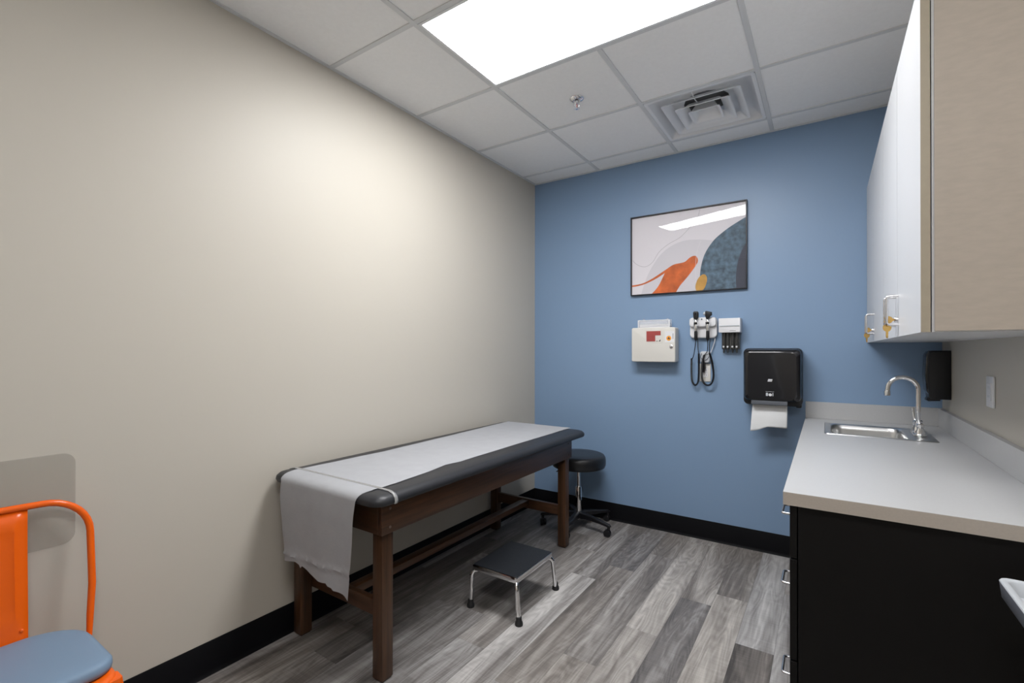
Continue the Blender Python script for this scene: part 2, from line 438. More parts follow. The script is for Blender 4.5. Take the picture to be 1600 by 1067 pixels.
ceiling_fixture('square light panel in the ceiling above the doorway end of the room', LIGHT_REAR)

vx, vy_ = (VENT[0]+VENT[1])/2, (VENT[2]+VENT[3])/2
t = thing('air_vent', 'square white air vent with nested louvres in the ceiling near the blue wall', 'air vent', (vx, vy_, H))
def sq(bm, levels, mi=0):
    rings = []
    for h, z in levels:
        pts = rrect(vx-h, vx+h, vy_-h, vy_+h, min(.012, h*.12), 3)
        rings.append([bm.verts.new((p[0], p[1], z)) for p in pts])
    n = len(rings[0])
    for A, C in zip(rings, rings[1:]):
        for k in range(n): bm.faces.new((A[k], A[(k+1) % n], C[(k+1) % n], C[k]))
    return rings
hs = .3048-.013
bm = B(); R_ = sq(bm, [(hs, H+.012), (hs, H+.0005), (hs-.016, H-.001), (hs-.020, H+.002), (.262, H+.030), (.236, H+.052), (.215, H+.060), (.17, H+.062)])
cr = [bm.verts.new((vx+.128*math.cos(a), vy_+.128*math.sin(a), H+.063)) for a in [PI + .25*PI*.0 + 2*PI*(k+.5)/16 for k in range(16)]]
for k in range(16): bm.faces.new((R_[-1][k], R_[-1][(k+1) % 16], cr[(k+1) % 16], cr[k]))
obj('pan', bm, M['white_metal'], t, smooth=50)
bm = B(); lathe(bm, [(.128, H+.064), (.128, H+.126)], (vx, vy_, 0), cap=False); lathe(bm, [(.0, H+.125), (.1279, H+.125)], (vx, vy_, 0), cap=False); obj('duct_collar', bm, M['duct'], t)
for h, dz, up in ((.214, -.006, .034), (.150, -.014, .042), (.088, -.020, .070)):
    bm = B(); zl = H+dz; fl = {.214: .046, .150: .060}.get(h, .046)
    sq(bm, [(h-fl, zl+up+.002), (h-fl+.012, zl+up*.72), (h-.012, zl+.008), (h-.001, zl+.003), (h, zl), (h-.006, zl-.001), (h-.014, zl+.003), (h-fl+.010, zl+up*.66), (h-fl-.002, zl+up)])
    if h < .1:
        r_ = rrect(vx-h+fl+.002, vx+h-fl-.002, vy_-h+fl+.002, vy_+h-fl-.002, .004, 3)
        bm.faces.new([bm.verts.new((p[0], p[1], zl+up)) for p in r_])
    obj('louvre', bm, M['white_metal'], t, smooth=50)
bm = B(); tube(bm, cat_rom([(vx-.035, vy_-.262, H+.032), (vx-.033, vy_-.235, H+.022), (vx-.032, vy_-.20, H+.010), (vx-.031, vy_-.15, H+.012), (vx-.030, vy_-.10, H+.02)], 5), .003, 6)
obj('hanger_wire', bm, M['white_metal'], t)

t = thing('sprinkler_head', 'small chrome fire sprinkler head hanging from a ceiling tile', 'sprinkler', (.925, -1.078, H))
cx, cy = .925, -1.078
bm = B(); lathe(bm, [(.040, H+.004), (.040, H+.001), (.034, H-.006), (.020, H-.010), (.016, H-.008), (.016, H+.002)], (cx, cy, 0)); obj('escutcheon', bm, M['chrome'], t)
bm = B(); lathe(bm, [(.011, H-.006), (.012, H-.022), (.008, H-.026), (.006, H-.028)], (cx, cy, 0), seg=16)
for s in (-1, 1): tube(bm, cat_rom([(cx+s*.009, cy, H-.022), (cx+s*.017, cy, H-.034), (cx+s*.010, cy, H-.048), (cx, cy, H-.053)], 4), .0026, 6)
obj('body', bm, M['brush'], t)
bm = B(); tube(bm, [(cx, cy, H-.027), (cx, cy, H-.048)], .0025, 8); o = obj('glass_bulb', bm, M['red'], t)
bm = B()
for k in range(12):
    a = 2*PI*k/12; b_ = .09
    bm.faces.new([bm.verts.new((cx + r_*math.cos(a+s), cy + r_*math.sin(a+s), H-.055)) for r_, s in ((.004, -b_), (.018, -b_), (.018, b_), (.004, b_))])
lathe(bm, [(.008, H-.0545), (.008, H-.0575)], (cx, cy, 0), seg=16)
g = bmesh.ops.extrude_face_region(bm, geom=[f for f in bm.faces if len(f.verts) == 4 and abs(f.normal.z) > .9])
bmesh.ops.translate(bm, verts=[v for v in g['geom'] if isinstance(v, bmesh.types.BMVert)], vec=(0, 0, -.0015))
obj('deflector', bm, M['brush'], t)

# ------------------------------------------------------------------ framed picture on the blue wall
fx0, fx1, fz0, fz1 = .867, 1.671, 1.746, 2.346
t = thing('framed_picture', 'black framed abstract print of rust and slate blue shapes on blue wall', 'picture', (1.269, -.012, fz0))
bm = B(); fw = .008
box(bm, fx0, fx1, -.026, -.003, fz0, fz0+fw, .0015, 1); box(bm, fx0, fx1, -.026, -.003, fz1-fw, fz1, .0015, 1)
box(bm, fx0, fx0+fw, -.026, -.003, fz0+fw, fz1-fw, .0015, 1); box(bm, fx1-fw, fx1, -.026, -.003, fz0+fw, fz1-fw, .0015, 1)
box(bm, fx0+fw-.002, fx1-fw+.002, -.008, -.004, fz0+fw-.002, fz1-fw+.002)
obj('frame', bm, M['frame_black'], t)
ix0, ix1, iz0, iz1 = fx0+fw, fx1-fw, fz0+fw, fz1-fw
def clip(pts):
    """Sutherland-Hodgman against the frame's opening"""
    P = [(p[0], p[1]) for p in pts]
    for ax, lim, sg in ((0, ix0, 1), (0, ix1, -1), (1, iz0, 1), (1, iz1, -1)):
        out = []
        for i in range(len(P)):
            a, b = P[i-1], P[i]; ia = sg*(a[ax]-lim) >= 0; ib = sg*(b[ax]-lim) >= 0
            if ia != ib:
                k = (lim-a[ax])/(b[ax]-a[ax]); out.append((a[0]+(b[0]-a[0])*k, a[1]+(b[1]-a[1])*k))
            if ib: out.append(b)
        P = out
    Q = []
    for p in P:
        if not Q or math.hypot(p[0]-Q[-1][0], p[1]-Q[-1][1]) > 1e-5: Q.append(p)
    return Q
def curve2(pts, n=8): return [(v.x, v.y) for v in cat_rom([(p[0], p[1], 0) for p in pts], n)]
bm = B()
flat(bm, [(ix0, iz0), (ix1, iz0), (ix1, iz1), (ix0, iz1)], -.0100, 0)
grey = curve2([(.940, 1.74), (.985, 1.874), (1.033, 1.964), (1.095, 2.044), (1.171, 2.096), (1.26, 2.123), (1.361, 2.118), (1.472, 2.096)]) + [(1.50, 1.95), (1.45, 1.74)]
flat(bm, clip(grey), -.0103, 1)
orange = curve2([(.86, 1.827), (.953, 1.837), (1.033, 1.87), (1.126, 1.924), (1.186, 1.957), (1.26, 1.968), (1.296, 1.994), (1.325, 2.006), (1.346, 1.998), (1.354, 1.962), (1.325, 1.913), (1.275, 1.85), (1.231, 1.80), (1.195, 1.74)]) \
    + curve2([(1.01, 1.74), (1.072, 1.805), (1.122, 1.901)]) + curve2([(1.122, 1.901), (1.056, 1.864), (.985, 1.835), (.921, 1.82), (.86, 1.816)])
flat(bm, clip(orange), -.0106, 2)
blue = curve2([(1.70, 2.25), (1.592, 2.195), (1.526, 2.154), (1.458, 2.098), (1.403, 2.016), (1.378, 1.937), (1.368, 1.857), (1.364, 1.73)]) + [(1.70, 1.73)]
flat(bm, clip(blue), -.0106, 3)
dark = curve2([(1.69, 2.10), (1.663, 2.057), (1.63, 1.99), (1.608, 1.907), (1.601, 1.815), (1.606, 1.73)]) + [(1.70, 1.73)]
flat(bm, clip(dark), -.0109, 4)
och = [(v.x, v.y) for v in cat_rom([(1.389, 1.868, 0), (1.411, 1.855, 0), (1.415, 1.82, 0), (1.398, 1.77, 0), (1.372, 1.748, 0), (1.345, 1.755, 0), (1.338, 1.792, 0), (1.357, 1.843, 0)], 6, True)]
flat(bm, clip(och), -.0112, 5)
def stroke(pts, wd, y, mi):
    P = curve2(pts); L, R_ = [], []
    for i, p in enumerate(P):
        a, b = P[max(i-1, 0)], P[min(i+1, len(P)-1)]
        dx, dz = b[0]-a[0], b[1]-a[1]; l = math.hypot(dx, dz) or 1
        L.append((p[0]-dz/l*wd, p[1]+dx/l*wd)); R_.append((p[0]+dz/l*wd, p[1]-dx/l*wd))
    for i in range(len(P)-1):
        q = [L[i], L[i+1], R_[i+1], R_[i]]
        if all(ix0 < p[0] < ix1 and iz0 < p[1] < iz1 for p in q): flat(bm, q, y, mi)
stroke([(.86, 2.04), (.872, 2.029), (.913, 1.984), (.977, 1.962), (1.033, 1.992), (1.08, 2.061), (1.149, 2.111), (1.231, 2.15), (1.289, 2.202), (1.347, 2.261), (1.371, 2.345)], .0011, -.0105, 6)
stroke([(1.375, 2.108), (1.35, 2.037), (1.339, 1.934), (1.343, 1.80)], .0009, -.0110, 0)
obj('print', bm, [M['a_white'], M['a_grey'], M['a_orange'], M['a_blue'], M['a_dark'], M['a_ochre'], M['a_line']], t, smooth=0)
bm = B(); nx, nz = 28, 60; V = {}                     # the thin sheet curls back towards the wall near its top
for sgn in (0, 1):
    for i in range(nx+1):
        for k in range(nz+1):
            u, v = i/nx, k/nz
            z = iz0+.0005+(iz1-iz0-.001)*v; ue = max(0, (u-.24)/.76)
            kk = .52 + (.20-.52)*ue; zc = 2.160 + (2.236-2.160)*ue**1.3
            bow = .5*kk*max(0, z-zc)**2
            V[sgn, i, k] = bm.verts.new((ix0+.0005+(ix1-ix0-.001)*u, -.0225+bow+.0010*sgn, z))
for sgn in (0, 1):
    for i in range(nx):
        for k in range(nz): bm.faces.new((V[sgn, i, k], V[sgn, i+1, k], V[sgn, i+1, k+1], V[sgn, i, k+1]))
for i in range(nx):
    for k in (0, nz): bm.faces.new((V[0, i, k], V[0, i+1, k], V[1, i+1, k], V[1, i, k]))
for k in range(nz):
    for i in (0, nx): bm.faces.new((V[0, i, k], V[0, i, k+1], V[1, i, k+1], V[1, i, k]))
obj('glazing', bm, M['glass'], t, smooth=30)

# ------------------------------------------------------------------ sharps container
t = thing('sharps_container', 'off white locked sharps container with red window on blue wall', 'sharps container', (1.06, 0, 1.245))
bm = B(); prism(bm, rrect(.905, 1.222, 1.247, 1.497, .012, 4), -.108, -.006, 'xz', .006, 3)
box(bm, .898, .912, -.085, -.02, 1.30, 1.345, .004); box(bm, .898, .912, -.085, -.02, 1.42, 1.465, .004)
obj('cabinet', bm, M['offwhite'], t)
bm = B(); box(bm, .93, 1.20, -.006, 0, 1.27, 1.47, .002, 1); obj('wall_bracket', bm, M['grey_pl'], t)
bm = B(); box(bm, .948, 1.178, -.088, -.084, 1.494, 1.552, .001, 1); box(bm, .948, .952, -.088, -.03, 1.494, 1.552, .001, 1); box(bm, 1.174, 1.178, -.088, -.03, 1.494, 1.552, .001, 1)
box(bm, .948, 1.178, -.034, -.03, 1.494, 1.557, .001, 1); box(bm, .965, .980, -.036, -.028, 1.548, 1.566, .002, 1); box(bm, 1.140, 1.155, -.036, -.028, 1.548, 1.566, .002, 1)
obj('clear_tray', bm, M['frost'], t)
bm = B(); box(bm, .946, 1.180, -.0905, -.0865, 1.548, 1.554, .001, 1); box(bm, .946, .953, -.0905, -.0865, 1.494, 1.548, .001, 1); box(bm, 1.173, 1.180, -.0905, -.0865, 1.494, 1.548, .001, 1); box(bm, .953, 1.173, -.0905, -.0865, 1.494, 1.500, .001, 1); obj('tray_rim', bm, M['white_pl'], t)
bm = B(); box(bm, .956, 1.170, -.080, -.036, 1.4975, 1.522, .002, 1); obj('counterbalance_flap', bm, M['white_pl'], t)
bm = B(); box(bm, 1.009, 1.135, -.1095, -.108, 1.383, 1.481, .0005, 1); obj('window_label', bm, M['offwhite'], t)
bm = B(); prism(bm, [(1.018, 1.396), (1.082, 1.396), (1.082, 1.440), (1.121, 1.440), (1.121, 1.471), (1.018, 1.471)], -.1115, -.1095, 'xz'); obj('red_window', bm, M['red'], t, smooth=0)
bm = B(); prism(bm, [(1.106, 1.396), (1.119, 1.396), (1.119, 1.412)], -.1100, -.1095, 'xz'); box(bm, 1.088, 1.100, -.1100, -.1095, 1.396, 1.400); obj('label_mark', bm, M['dark_ink'], t, smooth=0)
bm = B(); box(bm, 1.150, 1.216, -.1090, -.108, 1.390, 1.468, .0003, 1); obj('sticker', bm, M['white_pl'], t)
bm = B(); lathe(bm, [(.0175, -.1096), (.0175, -.1090)], (1.178, 0, 1.418), 'y', 24); obj('warning_disc', bm, M['yellow'], t)
bm = B()
for a in (90, 210, 330):
    a = math.radians(a); lathe(bm, [(.0042, -.1100), (.0042, -.1096)], (1.178+.0050*math.cos(a), 0, 1.418+.0050*math.sin(a)), 'y', 12)
lathe(bm, [(.003, -.1101), (.003, -.1096)], (1.178, 0, 1.418), 'y', 12)
box(bm, 1.206, 1.209, -.1094, -.1090, 1.412, 1.452)
obj('biohazard_mark', bm, M['dark_ink'], t)
bm = B(); lathe(bm, [(.013, -.108), (.013, -.113), (.010, -.115)], (1.195, 0, 1.358), 'y', 20); lk = obj('lock', bm, M['brush'], t)
bm = B(); box(bm, 1.194, 1.196, -.1155, -.1148, 1.352, 1.364); obj('keyhole', bm, M['dark_ink'], lk, smooth=0)

# ------------------------------------------------------------------ diagnostic wall set
t = thing('diagnostic_wall_unit', 'white rounded wall unit that holds two black exam instruments', 'medical device', (1.395, 0, 1.415))
bm = B(); prism(bm, rrect(1.305, 1.485, 1.417, 1.563, .028, 6), -.038, 0, 'xz', .010, 3); obj('housing', bm, M['white_pl'], t)
bm = B(); prism(bm, rrect(1.307, 1.483, 1.495, 1.562, .022, 6), -.064, -.037, 'xz', .008, 3)
for cx in (1.354, 1.432):
    box(bm, cx-.019, cx-.012, -.086, -.060, 1.500, 1.528, .003, 2); box(bm, cx+.012, cx+.019, -.086, -.060, 1.500, 1.528, .003, 2)
obj('cradle', bm, M['white_pl'], t)
bm = B(); lathe(bm, [(.005, -.0665), (.005, -.064)], (1.391, 0, 1.548), 'y', 14); obj('indicator', bm, M['greyside'], t)
bm = B(); tube(bm, cat_rom([(1.470, -.02, 1.418), (1.466, -.02, 1.39), (1.452, -.02, 1.345), (1.440, -.022, 1.31)], 6), .0028, 6); obj('power_cord', bm, M['white_pl'], t)

def coil(bm, path, r, wire, pitch):
    P = cat_rom(path, 24); d = [0]
    for a, b in zip(P, P[1:]): d.append(d[-1] + (b-a).length)
    n = int(d[-1]/pitch*10); out = []; j = 0
    for i in range(n+1):
        s = d[-1]*i/n
        while j < len(P)-2 and d[j+1] < s: j += 1
        k = (s-d[j])/max(d[j+1]-d[j], 1e-9); p = P[j].lerp(P[j+1], k); tg = (P[j+1]-P[j]).normalized()
        nrm = Vector((0, 1, 0)); bi = tg.cross(nrm).normalized(); a = 2*PI*s/pitch
        out.append(p + nrm*math.cos(a)*r + bi*math.sin(a)*r)
    tube(bm, out, wire, 5)

def handle_of(t, cx):
    y = -.073
    bm = B(); lathe(bm, [(.0085, 1.545), (.0115, 1.541), (.0115, 1.527)], (cx, y, 0), seg=18); obj('collar', bm, M['chrome'], t)
    bm = B(); lathe(bm, [(.0120, 1.527), (.0120, 1.512)], (cx, y, 0), seg=18); obj('dial', bm, M['bplastic'], t)
    bm = B(); lathe(bm, [(.0105, 1.512), (.0115, 1.505), (.0115, 1.470), (.0100, 1.466)], (cx, y, 0), seg=18); obj('sleeve', bm, M['chrome'], t)
    bm = B(); lathe(bm, [(.0100, 1.466), (.0112, 1.458), (.0112, 1.418), (.0095, 1.408), (.005, 1.400)], (cx, y, 0), seg=18); obj('grip', bm, M['bplastic'], t)

t = thing('ophthalmoscope', 'black ophthalmoscope with coiled cord, left of the two in the white wall unit', 'medical device', (1.354, -.073, 1.40))
bm = B(); prism(bm, [(1.340, 1.560), (1.344, 1.548), (1.364, 1.548), (1.372, 1.562), (1.373, 1.592), (1.366, 1.603), (1.343, 1.604), (1.337, 1.594)], -.088, -.060, 'xz', .006, 3); obj('head', bm, M['bplastic'], t)
bm = B(); lathe(bm, [(.0055, -.0895), (.0055, -.087)], (1.356, 0, 1.586), 'y', 16); obj('lens', bm, M['bgloss'], t)
handle_of(t, 1.354)
bm = B()
tube(bm, cat_rom([(1.354, -.073, 1.404), (1.348, -.060, 1.37), (1.336, -.045, 1.31), (1.326, -.040, 1.278), (1.320, -.04, 1.270)], 8), .0028, 6)
coil(bm, [(1.318, -.04, 1.275), (1.317, -.04, 1.22), (1.318, -.04, 1.15), (1.324, -.04, 1.108), (1.342, -.04, 1.086), (1.360, -.04, 1.106), (1.366, -.04, 1.16), (1.367, -.04, 1.24), (1.366, -.04, 1.310)], .0052, .0019, .0042)
tube(bm, cat_rom([(1.366, -.04, 1.312), (1.361, -.036, 1.34), (1.358, -.030, 1.40), (1.358, -.028, 1.419)], 6), .0028, 6)
obj('cord', bm, M['bplastic'], t)

t = thing('otoscope', 'black otoscope with coiled cord, right of the two in the white wall unit', 'medical device', (1.432, -.073, 1.40))
bm = B(); prism(bm, [(1.424, 1.548), (1.441, 1.548), (1.449, 1.566), (1.459, 1.572), (1.459, 1.594), (1.424, 1.604), (1.417, 1.598), (1.417, 1.568)], -.088, -.060, 'xz', .006, 3); obj('head', bm, M['bplastic'], t)
bm = B(); lathe(bm, [(.010, 1.405), (.012, 1.408), (.012, 1.417)], (0, -.074, 1.585), 'x', 16); obj('viewing_lens', bm, M['grey_pl'], t)
handle_of(t, 1.432)
bm = B()
tube(bm, cat_rom([(1.432, -.073, 1.404), (1.430, -.060, 1.37), (1.424, -.050, 1.325), (1.412, -.046, 1.308), (1.403, -.046, 1.296)], 8), .0028, 6)
coil(bm, [(1.404, -.046, 1.300), (1.394, -.046, 1.26), (1.388, -.046, 1.20), (1.389, -.046, 1.14), (1.402, -.046, 1.103), (1.427, -.046, 1.089), (1.451, -.046, 1.104), (1.464, -.046, 1.150), (1.461, -.046, 1.21), (1.452, -.046, 1.265), (1.438, -.046, 1.312)], .0056, .0020, .0044)
tube(bm, cat_rom([(1.437, -.046, 1.314), (1.436, -.038, 1.35), (1.438, -.030, 1.40), (1.438, -.028, 1.419)], 6), .0028, 6)
obj('cord', bm, M['bplastic'], t)

t = thing('power_outlet', 'white power outlet on blue wall behind the coiled black cords', 'outlet', (1.402, 0, 1.11))
bm = B(); prism(bm, rrect(1.366, 1.438, 1.112, 1.238, .005, 3), -.006, 0, 'xz', .002, 2); obj('cover_plate', bm, M['offwhite'], t)
bm = B(); box(bm, 1.386, 1.419, -.008, -.005, 1.142, 1.208, .001, 1); so = obj('socket', bm, M['white_pl'], t)
for z in (1.158, 1.192):
    for s in (-1, 1): bm = B(); box(bm, 1.4025+s*.007-.001, 1.4025+s*.007+.001, -.0083, -.0075, z-.005, z+.005); obj('slot', bm, M['dark_ink'], so, smooth=0)
t = thing('power_adapter', 'small pale power supply box on blue wall above the outlet', 'power adapter', (1.405, 0, 1.245))
bm = B(); prism(bm, rrect(1.372, 1.437, 1.245, 1.325, .015, 5), -.032, 0, 'xz', .006, 3); obj('case', bm, M['grey_pl'], t)
bm = B(); tube(bm, cat_rom([(1.385, -.033, 1.31), (1.378, -.034, 1.285), (1.395, -.035, 1.262), (1.418, -.035, 1.268), (1.434, -.034, 1.29)], 6), .0022, 6)
obj('looped_wire', bm, M['greyside'], t)
bm = B(); prism(bm, [(1.386, 1.180), (1.400, 1.176), (1.408, 1.205), (1.406, 1.245), (1.398, 1.275), (1.389, 1.272), (1.385, 1.230)], -.034, -.0085, 'xz', .003, 2)
tube(bm, cat_rom([(1.395, -.022, 1.27), (1.400, -.03, 1.295), (1.424, -.03, 1.305), (1.430, -.024, 1.315)], 6), .0025, 6)
tag(obj('power_plug', bm, M['bplastic']), 'black power plug in the outlet below the wall unit', 'plug')

# ------------------------------------------------------------------ specula dispenser
t = thing('specula_dispenser', 'white topped specula dispenser with smoked tubes left above the towel dispenser', 'dispenser', (1.57, 0, 1.31))
bm = B(); prism(bm, rrect(1.505, 1.638, 1.452, 1.548, .004, 3), -.092, 0, 'xz', .003, 2); cv = obj('cover', bm, M['white_pl'], t)
bm = B(); box(bm, 1.510, 1.633, -.096, -.091, 1.492, 1.500, .002, 1); obj('lip', bm, M['grey_pl'], cv)
bm = B(); box(bm, 1.575, 1.612, -.0932, -.092, 1.4625, 1.4645); obj('printed_mark', bm, M['dark_ink'], cv, smooth=0)
bm = B(); box(bm, 1.517, 1.628, -.046, -.002, 1.340, 1.452, .002, 1); obj('back_plate', bm, M['smokeback'], t)
for cx in (1.531, 1.556, 1.586, 1.612):
    bm = B(); lathe(bm, [(.0118, 1.452), (.0118, 1.352), (.010, 1.340), (.005, 1.337), (.004, 1.318), (.003, 1.314)], (cx, -.048, 0), seg=18); tb = obj('tube', bm, M['smoke'], t)
    bm = B(); lathe(bm, [(.0045, 1.362), (.0065, 1.358), (.0045, 1.350)], (cx, -.0605, 0), seg=12); obj('specula_tip', bm, M['white_pl'], tb)

# ------------------------------------------------------------------ towel dispenser
t = thing('towel_dispenser', 'large black paper towel dispenser on blue wall above the counter end', 'towel dispenser', (1.83, 0, .99))
bm = B(); prism(bm, rrect(1.664, 1.990, .985, 1.345, .030, 6), -.150, 0, 'xz', .012, 4)
obj('body', bm, M['bplastic'], t)
bm = B(); N_ = 12; V = []
for i in range(N_+1):
    a = i/N_; h = a*.5*PI                       # domed smoked front
    inset = .004 + .030*(1-math.cos(h*.98)); y = -.150 - .038*math.sin(h)
    V.append([bm.verts.new((p[0], y, p[1])) for p in rrect(1.664+inset, 1.990-inset, 1.010+inset*.6, 1.345-inset, .030, 6)])
n = len(V[0])
for A, C in zip(V, V[1:]):
    for k in range(n): bm.faces.new((A[k], A[(k+1) % n], C[(k+1) % n], C[k]))
bm.faces.new(V[-1]); bm.faces.new(V[0][::-1])
fc = obj('front_cover', bm, M['bgloss'], t, smooth=60)
bm = B(); prism(bm, [(1.806, 1.137), (1.830, 1.137), (1.834, 1.153), (1.810, 1.153)], -.1900, -.1882, 'xz', .0006, 1); lg = obj('logo_plate', bm, M['white_pl'], fc, smooth=0)
o = text_mesh('logo_lettering', 'TORK', .0085, (1.820, -.1902, 1.145), M['greyside'], fc)
bm = B(); box(bm, 1.796, 1.842, -.1888, -.1878, 1.0735, 1.0752)
box(bm, 1.797, 1.808, -.1888, -.1878, 1.047, 1.067, .0004, 1); box(bm, 1.833, 1.838, -.1888, -.1878, 1.047, 1.067, .0004, 1)
for z in (1.052, 1.057, 1.062): box(bm, 1.808, 1.813, -.1888, -.1878, z-.0008, z+.0008)
obj('printed_symbol', bm, M['grey_pl'], fc, smooth=0)
bm = B(); lathe(bm, [(.0090, -.1890), (.0090, -.1878)], (1.821, 0, 1.055), 'y', 20); obj('push_mark', bm, M['white_pl'], fc)
bm = B(); prism(bm, rrect(1.713, 1.913, .990, 1.018, .004, 3), -.178, -.120, 'xz', .003, 2); obj('outlet_lip', bm, M['greyside'], t)
bm = B(); box(bm, 1.955, 1.985, -.12, -.03, .975, 1.0, .006, 2); obj('latch', bm, M['bplastic'], t)
# the sheet hanging out of the slot, torn at the lower edge
bm = B(); nx, nz = 22, 16; V = {}
tear = [(1.705, .815), (1.722, .818), (1.748, .823), (1.775, .836), (1.800, .848), (1.83, .849), (1.87, .847), (1.908, .846)]
def tearz(x):
    for a, b in zip(tear, tear[1:]):
        if x <= b[0]: return a[1] + (b[1]-a[1])*(x-a[0])/(b[0]-a[0])
    return tear[-1][1]
for i in range(nx+1):
    for k in range(nz+1):
        u, v = i/nx, k/nz
        xb = 1.7055 + (1.909-1.7055)*u; xt = 1.716 + (1.911-1.716)*u
        zb = tearz(xb); z = zb + (.995-zb)*v; x = xb + (xt-xb)*v
        y = -.128 - .020*math.sin(PI*v)*.5 - .030*(1-v)**2*(1-u*.6) + .004*math.sin(7*u)*(1-v)
        V[i, k] = bm.verts.new((x, y, z))
for i in range(nx):
    for k in range(nz): bm.faces.new((V[i, k], V[i+1, k], V[i+1, k+1], V[i, k+1]))
o = obj('paper_towel', bm, M['towel'], None, smooth=60); tag(o, 'white paper towel sheet hanging torn from the black dispenser', 'paper towel')
md = o.modifiers.new('thickness', 'SOLIDIFY'); md.thickness = .0006

# ------------------------------------------------------------------ exam table
t = thing('exam_table', 'long walnut wood exam table with charcoal padded top against beige wall', 'exam table', (.34, -1.44, 0))
LEG = .058
for nm, lx, ly in (('n', .582, -2.245), ('f', .595, -.690), ('n', .028, -2.245), ('f', .030, -.690)):
    bm = B(); box(bm, lx, lx+LEG, ly, ly+LEG, 0.006, .735, .004, 2); l = obj('leg', bm, M['wood_z'], t)
    bm = B(); box(bm, lx+.006, lx+LEG-.006, ly+.006, ly+LEG-.006, 0, .006, .001, 1); obj('glide', bm, M['rubber'], l)
bm = B(); box(bm, .641, .663, -2.268, -.612, .600, .737, .003, 2); a1 = obj('apron', bm, M['wood_y'], t)
bm = B(); box(bm, .006, .027, -2.268, -.612, .600, .737, .003, 2); obj('apron', bm, M['wood_y'], t)
bm = B(); box(bm, .027, .641, -2.268, -2.246, .600, .737, .003, 2); obj('end_apron', bm, M['wood_x'], t)
bm = B(); box(bm, .027, .641, -.632, -.612, .600, .737, .003, 2); obj('end_apron', bm, M['wood_x'], t)
for y, z in ((-2.225, .625), (-2.225, .700), (-.660, .625), (-.660, .700)):
    bm = B(); lathe(bm, [(.006, .6625), (.006, .6635), (.004, .6648), (.0015, .665)], (0, y, z), 'x', 16); obj('bolt', bm, M['bolt'], t)
for x0, y0 in ((.028, -2.1865), (.030, -.678)):
    bm = B(); box(bm, x0+(LEG if y0 > -1 else 0), .595 if y0 > -1 else .600, y0, y0+.030, .210, .276, .003, 2); obj('cross_rail', bm, M['wood_x'], t)
bm = B(); box(bm, .303, .357, -2.156, -.678, .236, .270, .003, 2); obj('stretcher', bm, M['wood_y'], t)
for sx, px in ((1, .640), (-1, .0)):
    pass
bm = B(); prism(bm, [(.560, .60), (.641, .60), (.641, .57), (.60, .578)], -.69, -.672, 'xz'); obj('corner_brace', bm, M['wood_x'], t)
# padded top with soft rounded edges
bm = B(); px0, px1, py0, py1 = .018, .735, -2.352, -.520; V = []
prof = [(.020, .737), (.004, .741), (.0, .752), (.003, .765), (.014, .776), (.034, .7815), (.07, .783)]
for ins, z in prof:
    V.append([bm.verts.new((p[0], p[1], z)) for p in rrect(px0+ins, px1-ins, py0+ins, py1-ins, max(.055-ins*.5, .015), 6)])
n = len(V[0])
for A, C in zip(V, V[1:]):
    for k in range(n): bm.faces.new((A[k], A[(k+1) % n], C[(k+1) % n], C[k]))
bm.faces.new(V[-1]); bm.faces.new(V[0][::-1])
obj('padded_top', bm, M['vinyl'], t, smooth=70)
# clear band over the paper near the foot end
def over(y, off):
    """section of the padded top across x at one y"""
    pts = [(px0-off*.2, .741), (px0-off, .752), (px0+.003-off*.8, .765+off*.3), (px0+.014-off*.4, .776+off*.8), (px0+.034, .7815+off), (px0+.07, .783+off)]
    pts = pts + [(px1-(x-px0), z) for x, z in pts[::-1]]
    return [(x, z) for x, z in pts]
bm = B(); S_ = over(0, .0022); r0 = [bm.verts.new((x, -2.268, z)) for x, z in S_]; r1 = [bm.verts.new((x, -2.252, z)) for x, z in S_]
for k in range(len(S_)-1): bm.faces.new((r0[k], r0[k+1], r1[k+1], r1[k]))
o = obj('paper_strap', bm, M['strap'], t, smooth=60); md = o.modifiers.new('thickness', 'SOLIDIFY'); md.thickness = .001; md.offset = 1

# exam paper: flat on the pad, over the foot end, hanging down to a torn edge
def pl(tbl, q):
    if q <= tbl[0][0]: return tbl[0][1]
    for a, b in zip(tbl, tbl[1:]):
        if q <= b[0]: return a[1] + (b[1]-a[1])*(q-a[0])/(b[0]-a[0])
    return tbl[-1][1]
right_top = [(-2.36, .618), (-2.30, .640), (-2.18, .643), (-1.95, .622), (-1.815, .600), (-1.79, .606), (-1.765, .619), (-1.70, .616), (-1.2, .612), (-.52, .612)]
left_top = [(-2.36, .105), (-2.28, .098), (-1.80, .125), (-1.2, .105), (-.52, .075)]
right_hang = [(.35, .580), (.367, .580), (.437, .590), (.599, .609), (.757, .618)]
left_hang = [(.35, .128), (.43, .136), (.516, .125), (.70, .114), (.757, .112)]
bottom = [(.10, .412), (.141, .409), (.185, .421), (.233, .432), (.262, .424), (.268, .412), (.276, .424), (.310, .415), (.34, .406), (.37, .404), (.41, .400), (.44, .404), (.462, .408), (.470, .398), (.492, .395), (.496, .386), (.53, .386), (.556, .382), (.579, .365), (.60, .366)]
bm = B(); nu = 44; rows = []
ytop = [-.528 - i*(2.262-.528)/40 for i in range(41)]
for y in ytop: rows.append(('t', y, .7843))
for y, z in ((-2.268, .7856), (-2.28, .7862), (-2.300, .7848), (-2.318, .7826), (-2.334, .7785), (-2.346, .7715), (-2.3535, .763)): rows.append(('t', y, z))
nh = 30
for i in range(nh+1): rows.append(('h', i/nh, 0))
G = []
